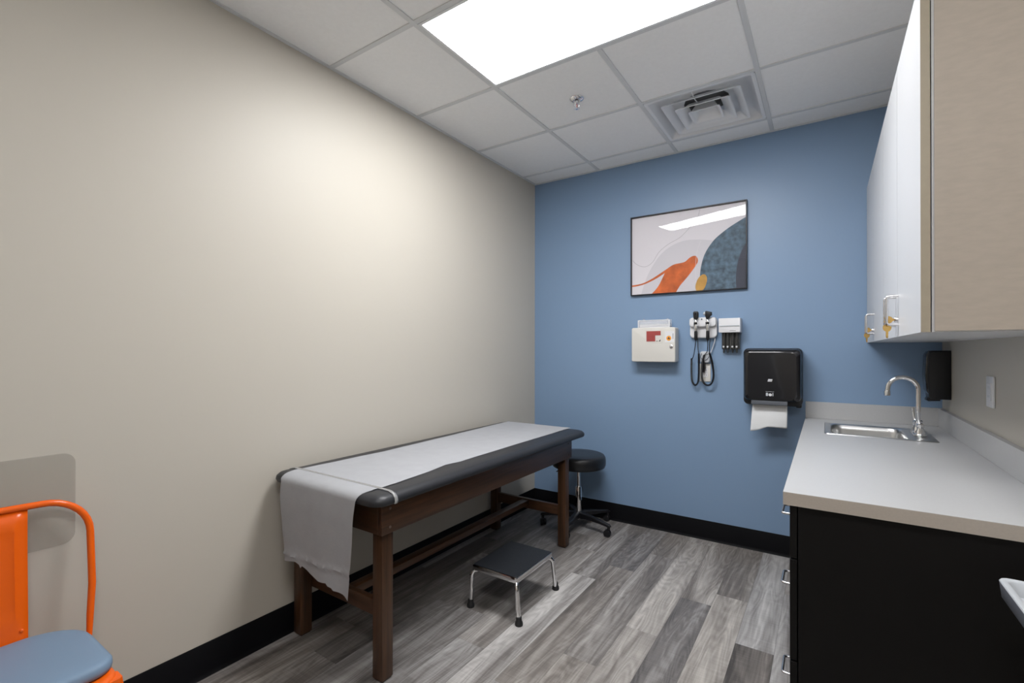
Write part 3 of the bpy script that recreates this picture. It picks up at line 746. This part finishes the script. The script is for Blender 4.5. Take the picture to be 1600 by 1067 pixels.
for kind, a, z in rows:
    R_ = []
    for i in range(nu+1):
        u = i/nu
        if kind == 't':
            xl, xr = pl(left_top, a), pl(right_top, a); x = xl + (xr-xl)*u
            zz = z
            if a > -2.25: zz += .0010*max(0, math.sin(9*u+3*a))*u + .0005*math.sin(22*a+5*u)*.5 + .0004
            d_edge = px1 - x
            if d_edge < .07: zz -= (.07-d_edge)*.045
            d_l = x - px0
            if d_l < .07: zz -= (.07-d_l)*.03
            R_.append((x, a, zz))
        else:
            zb0 = pl(bottom, .135 + .445*u); zt = .752; zz = zt + (zb0-zt)*a
            xl, xr = pl(left_hang, zz), pl(right_hang, zz); x = xl + (xr-xl)*u
            zb = pl(bottom, x); zz = zt + (zb-zt)*a
            s = a
            y = -2.3575 - .010*math.sin(min(s*4, 1)*PI/2) - .006*math.sin(3.3*u*PI+.6)*s - .004*math.sin(9*u+4)*s*s
            y -= .010*math.exp(-((zz-.445-.03*u)/.006)**2)*.75 + .014*max(0, s-.8)*5*(.25+.3*math.sin(11*u))
            y += .012*s*(1-u)**3*1.5
            R_.append((x, y, zz))
    G.append([bm.verts.new(p) for p in R_])
for A, C in zip(G, G[1:]):
    for k in range(nu): bm.faces.new((A[k], A[k+1], C[k+1], C[k]))
o = obj('exam_paper', bm, M['paper'], None, smooth=50); tag(o, 'white paper sheet laid along the exam table with torn end hanging down', 'exam paper')

# ------------------------------------------------------------------ step stool
t = thing('step_stool', 'low chrome step stool with black rubber top on the floor by the exam table', 'step stool', (.717, -1.405, 0))
sx0, sx1, sy0, sy1, sz = .580, .856, -1.598, -1.236, .222
bm = B(); prism(bm, rrect(sx0, sx1, sy0, sy1, .012, 4), sz-.030, sz-.003, 'xy', .002, 2); obj('frame', bm, M['chrome'], t)
bm = B(); prism(bm, rrect(sx0+.005, sx1-.005, sy0+.005, sy1-.005, .009, 4), sz-.003, sz, 'xy', .001, 1); obj('tread', bm, M['tread'], t)
for fx, fy, tx, ty in ((.574, -1.601, sx0, sy0), (.872, -1.601, sx1, sy0), (.856, -1.200, sx1, sy1), (.574, -1.200, sx0, sy1)):
    ix = 1 if tx == sx0 else -1; iy = 1 if ty == sy0 else -1
    top = Vector((tx+ix*.030, ty+iy*.030, sz-.034)); foot = Vector((fx, fy, .004))
    kn = Vector((fx+(tx-fx)*.92, fy+(ty-fy)*.92, sz-.055))
    path = [foot, foot.lerp(kn, .5), foot.lerp(kn, .88)] + cat_rom([kn, kn.lerp(top, .35)+Vector((0, 0, .014)), top], 5)
    bm = B(); tube(bm, path, .0115, 14); l = obj('leg', bm, M['chrome'], t)
    bm = B(); lathe(bm, [(.0185, 0), (.020, .004), (.0185, .016), (.0145, .022), (.0135, .040), (.0115, .042)], (fx, fy, 0), seg=20); obj('rubber_foot', bm, M['rubber'], l)

# ------------------------------------------------------------------ rolling stool
t = thing('rolling_stool', 'round black stool on five casters behind the exam table by blue wall', 'stool', (.552, -.275, 0))
cx, cy = .552, -.275
bm = B(); lathe(bm, [(.185, .455), (.196, .459), (.202, .475), (.203, .505), (.200, .530), (.190, .545), (.170, .551), (.10, .554), (.02, .554)], (cx, cy, 0), seg=56); obj('seat', bm, M['black_vinyl'], t, smooth=60)
bm = B(); lathe(bm, [(.09, .445), (.10, .455)], (cx, cy, 0), seg=28); obj('seat_plate', bm, M['bplastic'], t)
bm = B(); tube(bm, cat_rom([(cx-.03, cy, .447), (cx-.08, cy-.05, .442), (cx-.12, cy-.09, .425), (cx-.135, cy-.105, .415)], 5), .004, 8); obj('lever', bm, M['chrome'], t)
bm = B(); lathe(bm, [(.0125, .30), (.0125, .448)], (cx, cy, 0), seg=20); obj('piston', bm, M['chrome'], t)
bm = B(); lathe(bm, [(.024, .09), (.024, .297), (.021, .305), (.013, .306)], (cx, cy, 0), seg=24); lathe(bm, [(.013, .056), (.013, .09)], (cx, cy, 0), seg=16); obj('column', bm, M['chrome'], t)
bm = B(); lathe(bm, [(.034, .068), (.040, .078), (.036, .115), (.026, .120)], (cx, cy, 0), seg=24); obj('hub', bm, M['bplastic'], t)
for k in range(5):
    a = math.radians(-13 + 72*k); dx, dy = math.cos(a), math.sin(a); nx_, ny_ = -dy, dx
    bm = B(); rings = []
    for d_, hw, zt, zb in ((.025, .022, .118, .074), (.10, .019, .112, .078), (.20, .016, .099, .076), (.275, .014, .088, .070), (.287, .010, .082, .070)):
        c = Vector((cx+dx*d_, cy+dy*d_, 0))
        rings.append([bm.verts.new((c.x+nx_*s*hw, c.y+ny_*s*hw, z)) for s, z in ((-1, zb), (1, zb), (1, zt-.006), (.6, zt), (-.6, zt), (-1, zt-.006))])
    for A, C in zip(rings, rings[1:]):
        for j in range(6): bm.faces.new((A[j], A[(j+1) % 6], C[(j+1) % 6], C[j]))
    bm.faces.new(rings[0][::-1]); bm.faces.new(rings[-1])
    arm = obj('base_arm', bm, M['bplastic'], t)
    wx, wy = cx+dx*.272, cy+dy*.272
    bm = B(); lathe(bm, [(.011, .045), (.011, .072)], (wx, wy, 0), seg=12)
    sa = a + (1.9, .7, 2.6, .4, 1.2)[k]; ax = Vector((math.cos(sa), math.sin(sa), 0))
    ctr = Vector((wx, wy, .0245)) + Vector((-ax.y, ax.x, 0))*.010
    for s in (-1, 1):
        tmp = bmesh.new(); lathe(tmp, [(.012, .003), (.0225, .004), (.0245, .008), (.0245, .016), (.0215, .021), (.008, .023)], (0, 0, 0), 'x', 24)
        mt = Matrix.Translation(ctr) @ Matrix.Rotation(sa + (PI if s < 0 else 0), 4, 'Z')
        bmesh.ops.transform(tmp, matrix=mt, verts=tmp.verts); merge(bm, tmp)
    tmp = bmesh.new(); box(tmp, -.006, .006, -.014, .016, .016, .046, .003, 1)
    bmesh.ops.transform(tmp, matrix=Matrix.Translation((ctr.x, ctr.y, 0)) @ Matrix.Rotation(sa, 4, 'Z'), verts=tmp.verts); merge(bm, tmp)
    obj('caster', bm, M['bplastic'], t)

# ------------------------------------------------------------------ counter, base cabinets, sink
CX0, CY0, CZ = 2.002, -1.895, .908
SX0, SX1, SY0, SY1 = 2.102, 2.545, -.645, -.215
t = thing('countertop', 'white speckled laminate countertop with low backsplash along the right wall', 'countertop', (2.32, -.95, CZ))
bm = B()
hx0, hx1, hy0, hy1 = SX0+.012, SX1-.012, SY0+.012, SY1-.012; th = .038
for a in ((CX0+.001, RX, CY0+.001, hy0), (CX0+.001, RX, hy1, 0), (CX0+.001, hx0, hy0, hy1), (hx1, RX, hy0, hy1)): box(bm, a[0], a[1], a[2], a[3], CZ-th, CZ)
bmesh.ops.remove_doubles(bm, verts=bm.verts, dist=1e-5)
obj('slab', bm, M['counter'], t, smooth=0)
bm = B(); box(bm, CX0, RX, CY0, CY0+.001, CZ-th, CZ-.0006); box(bm, CX0, CX0+.001, CY0+.001, 0, CZ-th, CZ-.0006); obj('edge_band', bm, M['edgeband'], t, smooth=0)
bm = B(); box(bm, CX0, RX, -.020, 0, CZ, CZ+.102, .001, 1); obj('backsplash', bm, M['counter'], t)
bm = B(); box(bm, RX-.020, RX, CY0, -.020, CZ, CZ+.102, .001, 1); obj('backsplash', bm, M['counter'], t)

def wire_pull(bm, p0, p1, out, r=.0042):
    """U-shaped wire pull from p0 to p1 standing off by the vector out"""
    p0, p1, out = Vector(p0), Vector(p1), Vector(out); q = (p1-p0).normalized()*.010
    pts = [p0, p0+out*.72] + cat_rom([p0+out*.72, p0+out*.93+q*.3, p0+out+q], 4)[1:] + cat_rom([p1+out-q, p1+out*.93-q*.3, p1+out*.72], 4) + [p1]
    tube(bm, pts, r, 10)

FX = 2.018                                      # front plane of the drawers and doors
def base_unit(name, label, y0, y1, doors):
    t = thing(name, label, 'cabinet', ((FX+RX)/2, (y0+y1)/2, 0), 'black base cabinets under the counter')
    bm = B()
    box(bm, FX+.022, RX-.002, y0, y0+.018, .10, CZ-th-.0005); box(bm, FX+.022, RX-.002, y1-.018, y1, .10, CZ-th-.0005)
    box(bm, FX+.022, RX-.002, y0+.018, y1-.018, .10, .118); box(bm, RX-.012, RX-.002, y0+.018, y1-.018, .118, CZ-th-.0005)
    box(bm, FX+.022, FX+.040, y0+.018, y1-.018, CZ-th-.04, CZ-th-.0005)
    obj('carcass', bm, M['black_lam'], t, smooth=0)
    bm = B(); box(bm, FX+.085, RX-.002, y0, y1, 0, .10); obj('toe_kick', bm, M['black_lam'], t, smooth=0)
    if not doors:
        for z0, z1 in ((.107, .398), (.403, .703), (.708, .864)):
            bm = B(); box(bm, FX, FX+.019, y0+.002, y1-.002, z0, z1, .001, 1); d_ = obj('drawer', bm, M['black_lam'], t)
            bm = B(); yc = (y0+y1)/2; zc = (z0+z1)/2; wire_pull(bm, (FX, yc-.051, zc), (FX, yc+.051, zc), (-.032, 0, 0)); obj('pull', bm, M['brush'], d_)
    else:
        ym = (y0+y1)/2
        for a, b, hy in ((y0+.002, ym-.002, ym-.04), (ym+.002, y1-.002, ym+.04)):
            bm = B(); box(bm, FX, FX+.019, a, b, .107, .864, .001, 1); d_ = obj('door', bm, M['black_lam'], t)
            bm = B(); wire_pull(bm, (FX, hy, .70), (FX, hy, .80), (-.032, 0, 0)); obj('pull', bm, M['brush'], d_)
base_unit('base_cabinet', 'black three drawer base cabinet at the near end of the counter', -1.875, -1.418, False)
base_unit('base_cabinet', 'black two door base cabinet under the sink by the blue wall', -1.416, -.025, True)

t = thing('sink', 'stainless steel drop in sink set into the white countertop', 'sink', ((SX0+SX1)/2, (SY0+SY1)/2, CZ))
bm = B(); zt = CZ+.0035
bx0, bx1, by0, by1 = SX0+.030, SX1-.105, SY0+.030, SY1-.030     # bowl opening, ledge for the faucet at the right
rings = []
for (x0, x1, y0, y1, r_, z) in ((SX0, SX1, SY0, SY1, .020, CZ+.0003), (SX0+.002, SX1-.002, SY0+.002, SY1-.002, .019, zt), (SX0+.012, SX1-.012, SY0+.012, SY1-.012, .018, zt+.0005),
        (bx0-.006, bx1+.006, by0-.006, by1+.006, .055, zt-.0015), (bx0, bx1, by0, by1, .05, zt-.007), (bx0+.004, bx1-.004, by0+.004, by1-.004, .05, zt-.03),
        (bx0+.010, bx1-.010, by0+.010, by1-.010, .05, zt-.135), (bx0+.018, bx1-.018, by0+.018, by1-.018, .046, zt-.150), (bx0+.035, bx1-.035, by0+.035, by1-.035, .035, zt-.156)):
    rings.append([bm.verts.new((p[0], p[1], z)) for p in rrect(x0, x1, y0, y1, r_, 7)])
n = len(rings[0])
for A, C in zip(rings, rings[1:]):
    for k in range(n): bm.faces.new((A[k], A[(k+1) % n], C[(k+1) % n], C[k]))
bm.faces.new(rings[-1])
o = obj('basin', bm, M['satin'], t, smooth=50)
bm = B(); lathe(bm, [(.045, zt-.156), (.045, zt-.153), (.036, zt-.153), (.030, zt-.158)], ((bx0+bx1)/2, (by0+by1)/2, 0), seg=28); obj('drain', bm, M['chrome'], t)

fx, fy, fz = 2.492, -.440, zt+.0005
t = thing('faucet', 'chrome gooseneck faucet with two lever handles on the sink ledge', 'faucet', (fx, fy, fz))
bm = B(); prism(bm, rrect(fx-.026, fx+.026, fy-.080, fy+.080, .026, 8), fz, fz+.012, 'xy', .004, 3)
lathe(bm, [(.022, fz+.010), (.021, fz+.030), (.016, fz+.040), (.016, fz+.058), (.019, fz+.060), (.019, fz+.068), (.013, fz+.072)], (fx, fy, 0), seg=24)
obj('base', bm, M['chrome'], t)
bm = B(); R0 = .0595; zc = fz+.224
path = [(fx, fy, fz+.06), (fx, fy, fz+.12), (fx, fy, zc-.03)] + [(fx-R0+R0*math.cos(a), fy, zc+R0*math.sin(a)) for a in [PI*k/18 for k in range(0, 19)]] + [(fx-2*R0-.002, fy, zc-.012)]
tube(bm, path, .0105, 18)
obj('spout', bm, M['chrome'], t, smooth=60)
bm = B(); lathe(bm, [(.0115, zc-.010), (.0130, zc-.014), (.0130, zc-.034), (.010, zc-.036)], (fx-2*R0-.002, fy, 0), seg=18); obj('aerator', bm, M['chrome'], t)
for s in (-1, 1):
    hy = fy + s*.058
    bm = B(); lathe(bm, [(.019, fz+.010), (.018, fz+.024), (.013, fz+.032), (.013, fz+.042), (.016, fz+.045), (.016, fz+.058), (.009, fz+.064)], (fx, hy, 0), seg=20)
    tube(bm, cat_rom([(fx, hy, fz+.054), (fx-.006, hy+s*.012, fz+.074), (fx-.010, hy+s*.018, fz+.105), (fx-.012, hy+s*.020, fz+.125)], 5), [.0065]*8+[.0055]*4+[.0065]*4, 10)
    obj('handle', bm, M['chrome'], t)

# ------------------------------------------------------------------ wall cabinets
UX, UZ0, UZ1 = 2.314, 1.378, 2.300
def wall_unit(label, y0, y1, end_panel):
    t = thing('wall_cabinet', label, 'cabinet', ((UX+RX)/2, (y0+y1)/2, UZ0), 'wall cabinets above the counter')
    bm = B(); f = UX+.0225
    ya = y0 + (.004 if end_panel else 0)
    box(bm, f, RX, ya, ya+.018, UZ0, UZ1); box(bm, f, RX, y1-.018, y1, UZ0, UZ1); box(bm, f, RX, ya+.018, y1-.018, UZ0, UZ0+.018); box(bm, f, RX, ya+.018, y1-.018, UZ1-.018, UZ1)
    box(bm, RX-.012, RX, ya+.018, y1-.018, UZ0+.018, UZ1-.018); box(bm, f, RX-.012, ya+.018, y1-.018, 1.83, 1.848)
    obj('carcass', bm, M['white_lam'], t, smooth=0)
    if end_panel:
        bm = B(); box(bm, f+.005, RX, y0, y0+.004, UZ0+.003, UZ1); obj('end_panel', bm, M['linen'], t, smooth=0)
    ym = (y0+y1)/2
    for a, b, hy in ((y0+.001, ym-.0015, ym-.032), (ym+.0015, y1-.001, ym+.032)):
        bm = B(); box(bm, UX, UX+.0195, a+.0008, b-.0008, UZ0, UZ1); d_ = obj('door', bm, M['white_lam'], t, smooth=0)
        for e0 in (a, b-.0008): bm = B(); box(bm, UX+.0008, UX+.0195, e0, e0+.0008, UZ0, UZ1); obj('door_edge', bm, M['oak_edge'], d_, smooth=0)
        bm = B(); wire_pull(bm, (UX, hy, UZ0+.040), (UX, hy, UZ0+.138), (-.032, 0, 0), .0045); h_ = obj('pull', bm, M['brush'], d_)
    bm = B(); lathe(bm, [(.0085, UX-.010), (.0095, UX-.008), (.0095, UX)], (0, ym-.018, UZ0+.058), 'x', 20); obj('lock', bm, M['brush'], t)
    return ym-.018
def key(label, hang, yk, grp):
    bm = B(); zk = UZ0+.058
    head = [(v.x, v.y) for v in cat_rom([(0, .010, 0), (.008, .0115, 0), (.0125, .004, 0), (.011, -.006, 0), (.004, -.012, 0), (-.004, -.012, 0), (-.011, -.006, 0), (-.0125, .004, 0), (-.008, .0115, 0)], 4, True)]
    t_ = bmesh.new()
    prism(t_, head, -.001, .001, 'xz')
    prism(t_, [(-.0035, -.010), (.0035, -.010), (.0035, -.022), (.0022, -.024), (.0035, -.027), (.0022, -.030), (.0035, -.032), (0, -.036), (-.0035, -.032)], -.0009, .0009, 'xz')
    if hang:
        bmesh.ops.transform(t_, matrix=Matrix.Translation((UX-.030, yk-.006, UZ0+.030)) @ Matrix.Rotation(math.radians(20), 4, 'Z'), verts=t_.verts)
        merge(bm, t_)
        ring = [(UX-.028+.003*math.sin(a), yk-.006+.008*math.sin(a)*.5, UZ0+.044+.0085*math.cos(a)) for a in [2*PI*k/20 for k in range(20)]]
        tube(bm, ring, .0009, 6, closed=True)
    else:
        bmesh.ops.transform(t_, matrix=Matrix.Translation((UX-.026, yk, zk)) @ Matrix.Rotation(-PI/2, 4, 'Y'), verts=t_.verts)
        for v in t_.verts: pass
        merge(bm, t_)
    tag(obj('brass_key', bm, M['brass']), label, 'key', grp)
ya = wall_unit('white wall cabinet with taupe end panel, the nearer to the camera', -1.915, -.962, True)
yb = wall_unit('white wall cabinet meeting the blue wall, the farther of the pair', -.960, -.004, False)
key('brass key turned in the lock of the nearer white wall cabinet', False, ya, 'brass cabinet keys')
key('brass key hanging below the lock of the nearer white wall cabinet', True, ya, 'brass cabinet keys')
key('brass key turned in the lock of the wall cabinet beside the blue wall', False, yb, 'brass cabinet keys')
key('brass key hanging below the lock of the wall cabinet beside the blue wall', True, yb, 'brass cabinet keys')

# ------------------------------------------------------------------ soap dispenser and outlet on the right wall
t = thing('soap_dispenser', 'black soap dispenser on the right wall behind the faucet', 'soap dispenser', (RX, -.18, 1.07))
bm = B(); prism(bm, [(RX, 1.075), (2.572, 1.075), (2.562, 1.085), (2.556, 1.20), (2.562, 1.318), (2.572, 1.330), (RX, 1.332)], -.236, -.124, 'xz', .008, 3); obj('body', bm, M['bplastic'], t)
bm = B(); prism(bm, [(2.577, 1.12), (2.562, 1.10), (2.552, 1.12), (2.547, 1.20), (2.552, 1.31), (2.562, 1.328), (2.577, 1.32)], -.228, -.132, 'xz', .006, 3); obj('front_cover', bm, M['bgloss'], t)
bm = B(); prism(bm, [(2.61, 1.080), (2.557, 1.080), (2.554, 1.068), (2.562, 1.062), (2.61, 1.066)], -.215, -.145, 'xz', .004, 2); obj('push_bar', bm, M['bplastic'], t)

t = thing('wall_outlet', 'white outlet plate on the beige right wall above the countertop', 'outlet', (RX, -.943, 1.11))
bm = B(); prism(bm, rrect(-.992, -.895, 1.108, 1.230, .004, 3), RX-.007, RX, 'yz', .003, 2); obj('cover_plate', bm, M['white_pl'], t)
bm = B(); box(bm, RX-.010, RX-.006, -.970, -.917, 1.135, 1.203, .001, 1); so = obj('socket', bm, M['white_pl'], t)
for z in (1.152, 1.187):
    for s in (-1, 1): bm = B(); box(bm, RX-.0104, RX-.0095, -.9435+s*.007-.001, -.9435+s*.007+.001, z-.005, z+.005); obj('slot', bm, M['grey_pl'], so, smooth=0)
bm = B(); box(bm, RX-.0104, RX-.0095, -.949, -.938, 1.1665, 1.1725); obj('test_button', bm, M['white_pl'], so, smooth=0)

# ------------------------------------------------------------------ grey tray shelf at the right edge of the view
t = thing('wall_tray', 'light grey rimmed plastic tray at right in front of the black base cabinet', 'tray', (2.54, -2.35, .765))
tx0, tx1, ty0, ty1, tz0, tz1 = 2.430, 2.648, -2.62, -2.020, .762, .820
bm = B(); rings = []
for ins, r_, z in ((.030, .02, tz0), (.014, .022, tz0+.004), (.003, .022, tz0+.022), (.0, .020, tz1-.003), (.002, .019, tz1), (.012, .014, tz1), (.015, .012, tz1-.003), (.022, .012, tz1-.030), (.040, .012, tz1-.034)):
    rings.append([bm.verts.new((p[0], p[1], z)) for p in rrect(tx0+ins, tx1-ins*.5, ty0+ins, ty1-ins, r_, 5)])
n = len(rings[0])
for j, (A, C) in enumerate(zip(rings, rings[1:])):
    for k in range(n): bm.faces.new((A[k], A[(k+1) % n], C[(k+1) % n], C[k])).material_index = 0 if j < 3 else 1
bm.faces.new(rings[0][::-1]); bm.faces.new(rings[-1]).material_index = 1
obj('tray_body', bm, [M['trayside'], M['grey_pl']], t, smooth=50)
for y in (-2.20, -2.45):
    bm = B(); prism(bm, [(RX, .62), (RX, .762), (2.50, .762), (2.50, .752), (2.63, .70)], y-.008, y+.008, 'xz'); obj('bracket', bm, M['grey_pl'], t, smooth=0)

# ------------------------------------------------------------------ wall guard, chair, cushion
bm = B(); prism(bm, rrect(-3.62, -3.014, .684, .986, .035, 6), .0008, .0035, 'yz', .0008, 1)
tag(obj('wall_guard', bm, M['guard']), 'clear plastic wall guard sheet with rounded corners behind the orange chair', 'wall guard')

cyc = -3.213
t = thing('metal_chair', 'orange metal cafe chair with rounded tube back against beige wall', 'chair', (.30, cyc, 0))
bm = B(); Z_ = .432                      # seat pan with a down-turned rim
rings = []
for ins, z in ((.004, Z_-.050), (.0, Z_-.045), (.0, Z_-.012), (.004, Z_-.003), (.014, Z_), (.03, Z_-.001), (.06, Z_-.004)):
    rings.append([bm.verts.new((p[0], p[1], z)) for p in rrect(.105+ins, .498-ins, cyc-.182+ins, cyc+.182-ins, .055-ins*.5, 6)])
n = len(rings[0])
for A, C in zip(rings, rings[1:]):
    for k in range(n): bm.faces.new((A[k], A[(k+1) % n], C[(k+1) % n], C[k]))
bm.faces.new(rings[-1])
o = obj('seat', bm, M['orange'], t, smooth=60)
bm = B()
hw = .222; rr = .115; zt_ = .843
def bx(z): return .050 + (.843-z)*.125
pts = [(.112, cyc+hw-.014, .385), (bx(.46), cyc+hw-.008, .46), (bx(.56), cyc+hw, .56)]
pts += [(bx(.65), cyc+hw, .65)]
for k in range(0, 10):
    a = .5*PI*k/9; z = zt_-rr+rr*math.sin(a); pts.append((bx(z), cyc+hw-rr+rr*math.cos(a), z))
half = pts; mirror = [(p[0], 2*cyc-p[1], p[2]) for p in pts[::-1]]
full = half + [(bx(zt_+.002), cyc, zt_+.003)] + mirror
rad = [.0070, .0095] + [.0102]*(len(full)-4) + [.0095, .0070]
tube(bm, full, rad, 14); obj('back_tube', bm, M['orange'], t, smooth=60)
bm = B(); th_ = .0016                      # centre splat with an embossed panel
def splat(y, z, d=0): return (bx(z)-.002-d, y, z)
rows_ = [(.400, .070), (.43, .070), (.47, .070), (.52, .071), (.60, .072), (.70, .073), (.80, .075), (.838, .076)]
cols = [-1, -.66, -.60, -.54, 0, .54, .60, .66, 1]
emb = [0, 0, 1, 0, 0, 0, 1, 0, 0]; G = []
zz = [.425, .435, .47, .50, .515, .53, .56, .62, .68, .74, .775, .787, .80, .838]
for z in zz:
    hw_ = pl(rows_, z); R_ = []
    for c_, e_ in zip(cols, emb):
        inner = abs(c_) <= .60 and .515 <= z <= .787
        d_ = 0
        if (abs(abs(c_)-.60) < .01 and .515 <= z <= .787) or (abs(c_) < .59 and (abs(z-.515) < .001 or abs(z-.787) < .001)): d_ = -.003
        R_.append(bm.verts.new(splat(cyc+c_*hw_, z, d_)))
    G.append(R_)
for A, C in zip(G, G[1:]):
    for k in range(len(cols)-1): bm.faces.new((A[k], A[k+1], C[k+1], C[k]))
o = obj('back_splat', bm, M['orange'], t, smooth=50); md = o.modifiers.new('thickness', 'SOLIDIFY'); md.thickness = .002
for s in (-1, 1):
    bm = B(); lathe(bm, [(.005, bx(.484)-.002), (.005, bx(.484)+.002), (.003, bx(.484)+.004)], (0, cyc+s*.056, .484), 'x', 14); obj('rivet', bm, M['orange'], t)
for lx, ly, fx_, fy_ in ((.140, .160, .10, .225), (.140, -.160, .10, -.225), (.465, .158, .515, .215), (.465, -.158, .515, -.215)):
    bm = B(); rings = []
    for a_, z in ((0, .425), (.3, .30), (1, .008)):
        x, y = lx+(fx_-lx)*a_, cyc+ly+(fy_-ly)*a_; w_ = .026-.012*a_
        rings.append([bm.verts.new((x+dx*w_, y+dy*w_, z)) for dx, dy in ((-1, -.7), (-.7, -1), (.7, -1), (1, -.7), (1, .7), (.7, 1), (-.7, 1), (-1, .7))])
    for A, C in zip(rings, rings[1:]):
        for k in range(8): bm.faces.new((A[k], A[(k+1) % 8], C[(k+1) % 8], C[k]))
    bm.faces.new(rings[0]); bm.faces.new(rings[-1][::-1])
    l = obj('leg', bm, M['orange'], t)
    bm = B(); box(bm, fx_-.016, fx_+.016, cyc+fy_-.016, cyc+fy_+.016, 0, .012, .003, 1); obj('rubber_foot', bm, M['rubber'], l)
for s in (-1, 1):
    bm = B(); box(bm, .14, .48, cyc+s*.176-.002, cyc+s*.176+.002, .33, .395, .001, 1); obj('side_brace', bm, M['orange'], t)

bm = B(); rings = []
for ins, z in ((.010, Z_+.0005), (.002, Z_+.004), (.0, Z_+.014), (.001, Z_+.026), (.006, Z_+.033), (.018, Z_+.037), (.05, Z_+.039)):
    rings.append([bm.verts.new((p[0], p[1], z)) for p in rrect(.106+ins, .464-ins, cyc-.182+ins, cyc+.182-ins, .05, 10, (.14-ins, .055-ins*.6, .055-ins*.6, .14-ins))])
n = len(rings[0])
for A, C in zip(rings, rings[1:]):
    for k in range(n): bm.faces.new((A[k], A[(k+1) % n], C[(k+1) % n], C[k]))
bm.faces.new(rings[0][::-1]); bm.faces.new(rings[-1])
tag(obj('seat_cushion', bm, M['cushion'], None, smooth=60), 'slate blue vinyl cushion on the seat of the orange chair', 'cushion')

# ------------------------------------------------------------------ light, camera
w = bpy.data.worlds.new('World'); sc.world = w; w.use_nodes = True
w.node_tree.nodes['Background'].inputs[0].default_value = (.5, .5, .5, 1)
w.node_tree.nodes['Background'].inputs[1].default_value = .3

F_, YAW, PITCH, ROLL, VY = 734.637, -.58851, .004, .00119, 11.03
cyw, syw, cp, sp = math.cos(YAW), math.sin(YAW), math.cos(PITCH), math.sin(PITCH)
fwd = Vector((syw*cp, cyw*cp, sp)); rt = Vector((cyw, -syw, 0)); up = rt.cross(fwd)
rt2 = rt*math.cos(ROLL) + up*math.sin(ROLL); up2 = rt2.cross(fwd)
cam = bpy.data.cameras.new('camera'); co = bpy.data.objects.new('camera', cam); COL.objects.link(co)
mw = Matrix.Identity(4)
for i in range(3): mw[i][0], mw[i][1], mw[i][2] = rt2[i], up2[i], -fwd[i]
mw.translation = Vector((2.1091, -3.5179, 1.3295)); co.matrix_world = mw
cam.sensor_width = 36; cam.lens = F_/1600*36; cam.shift_y = VY/1600; cam.clip_start = .02
sc.camera = co

vs = sc.view_settings
sc.display_settings.display_device = 'sRGB'
vs.view_transform = 'Standard'; vs.look = 'None'; vs.gamma = 1.0; vs.use_curve_mapping = False
vs.exposure = 0.75
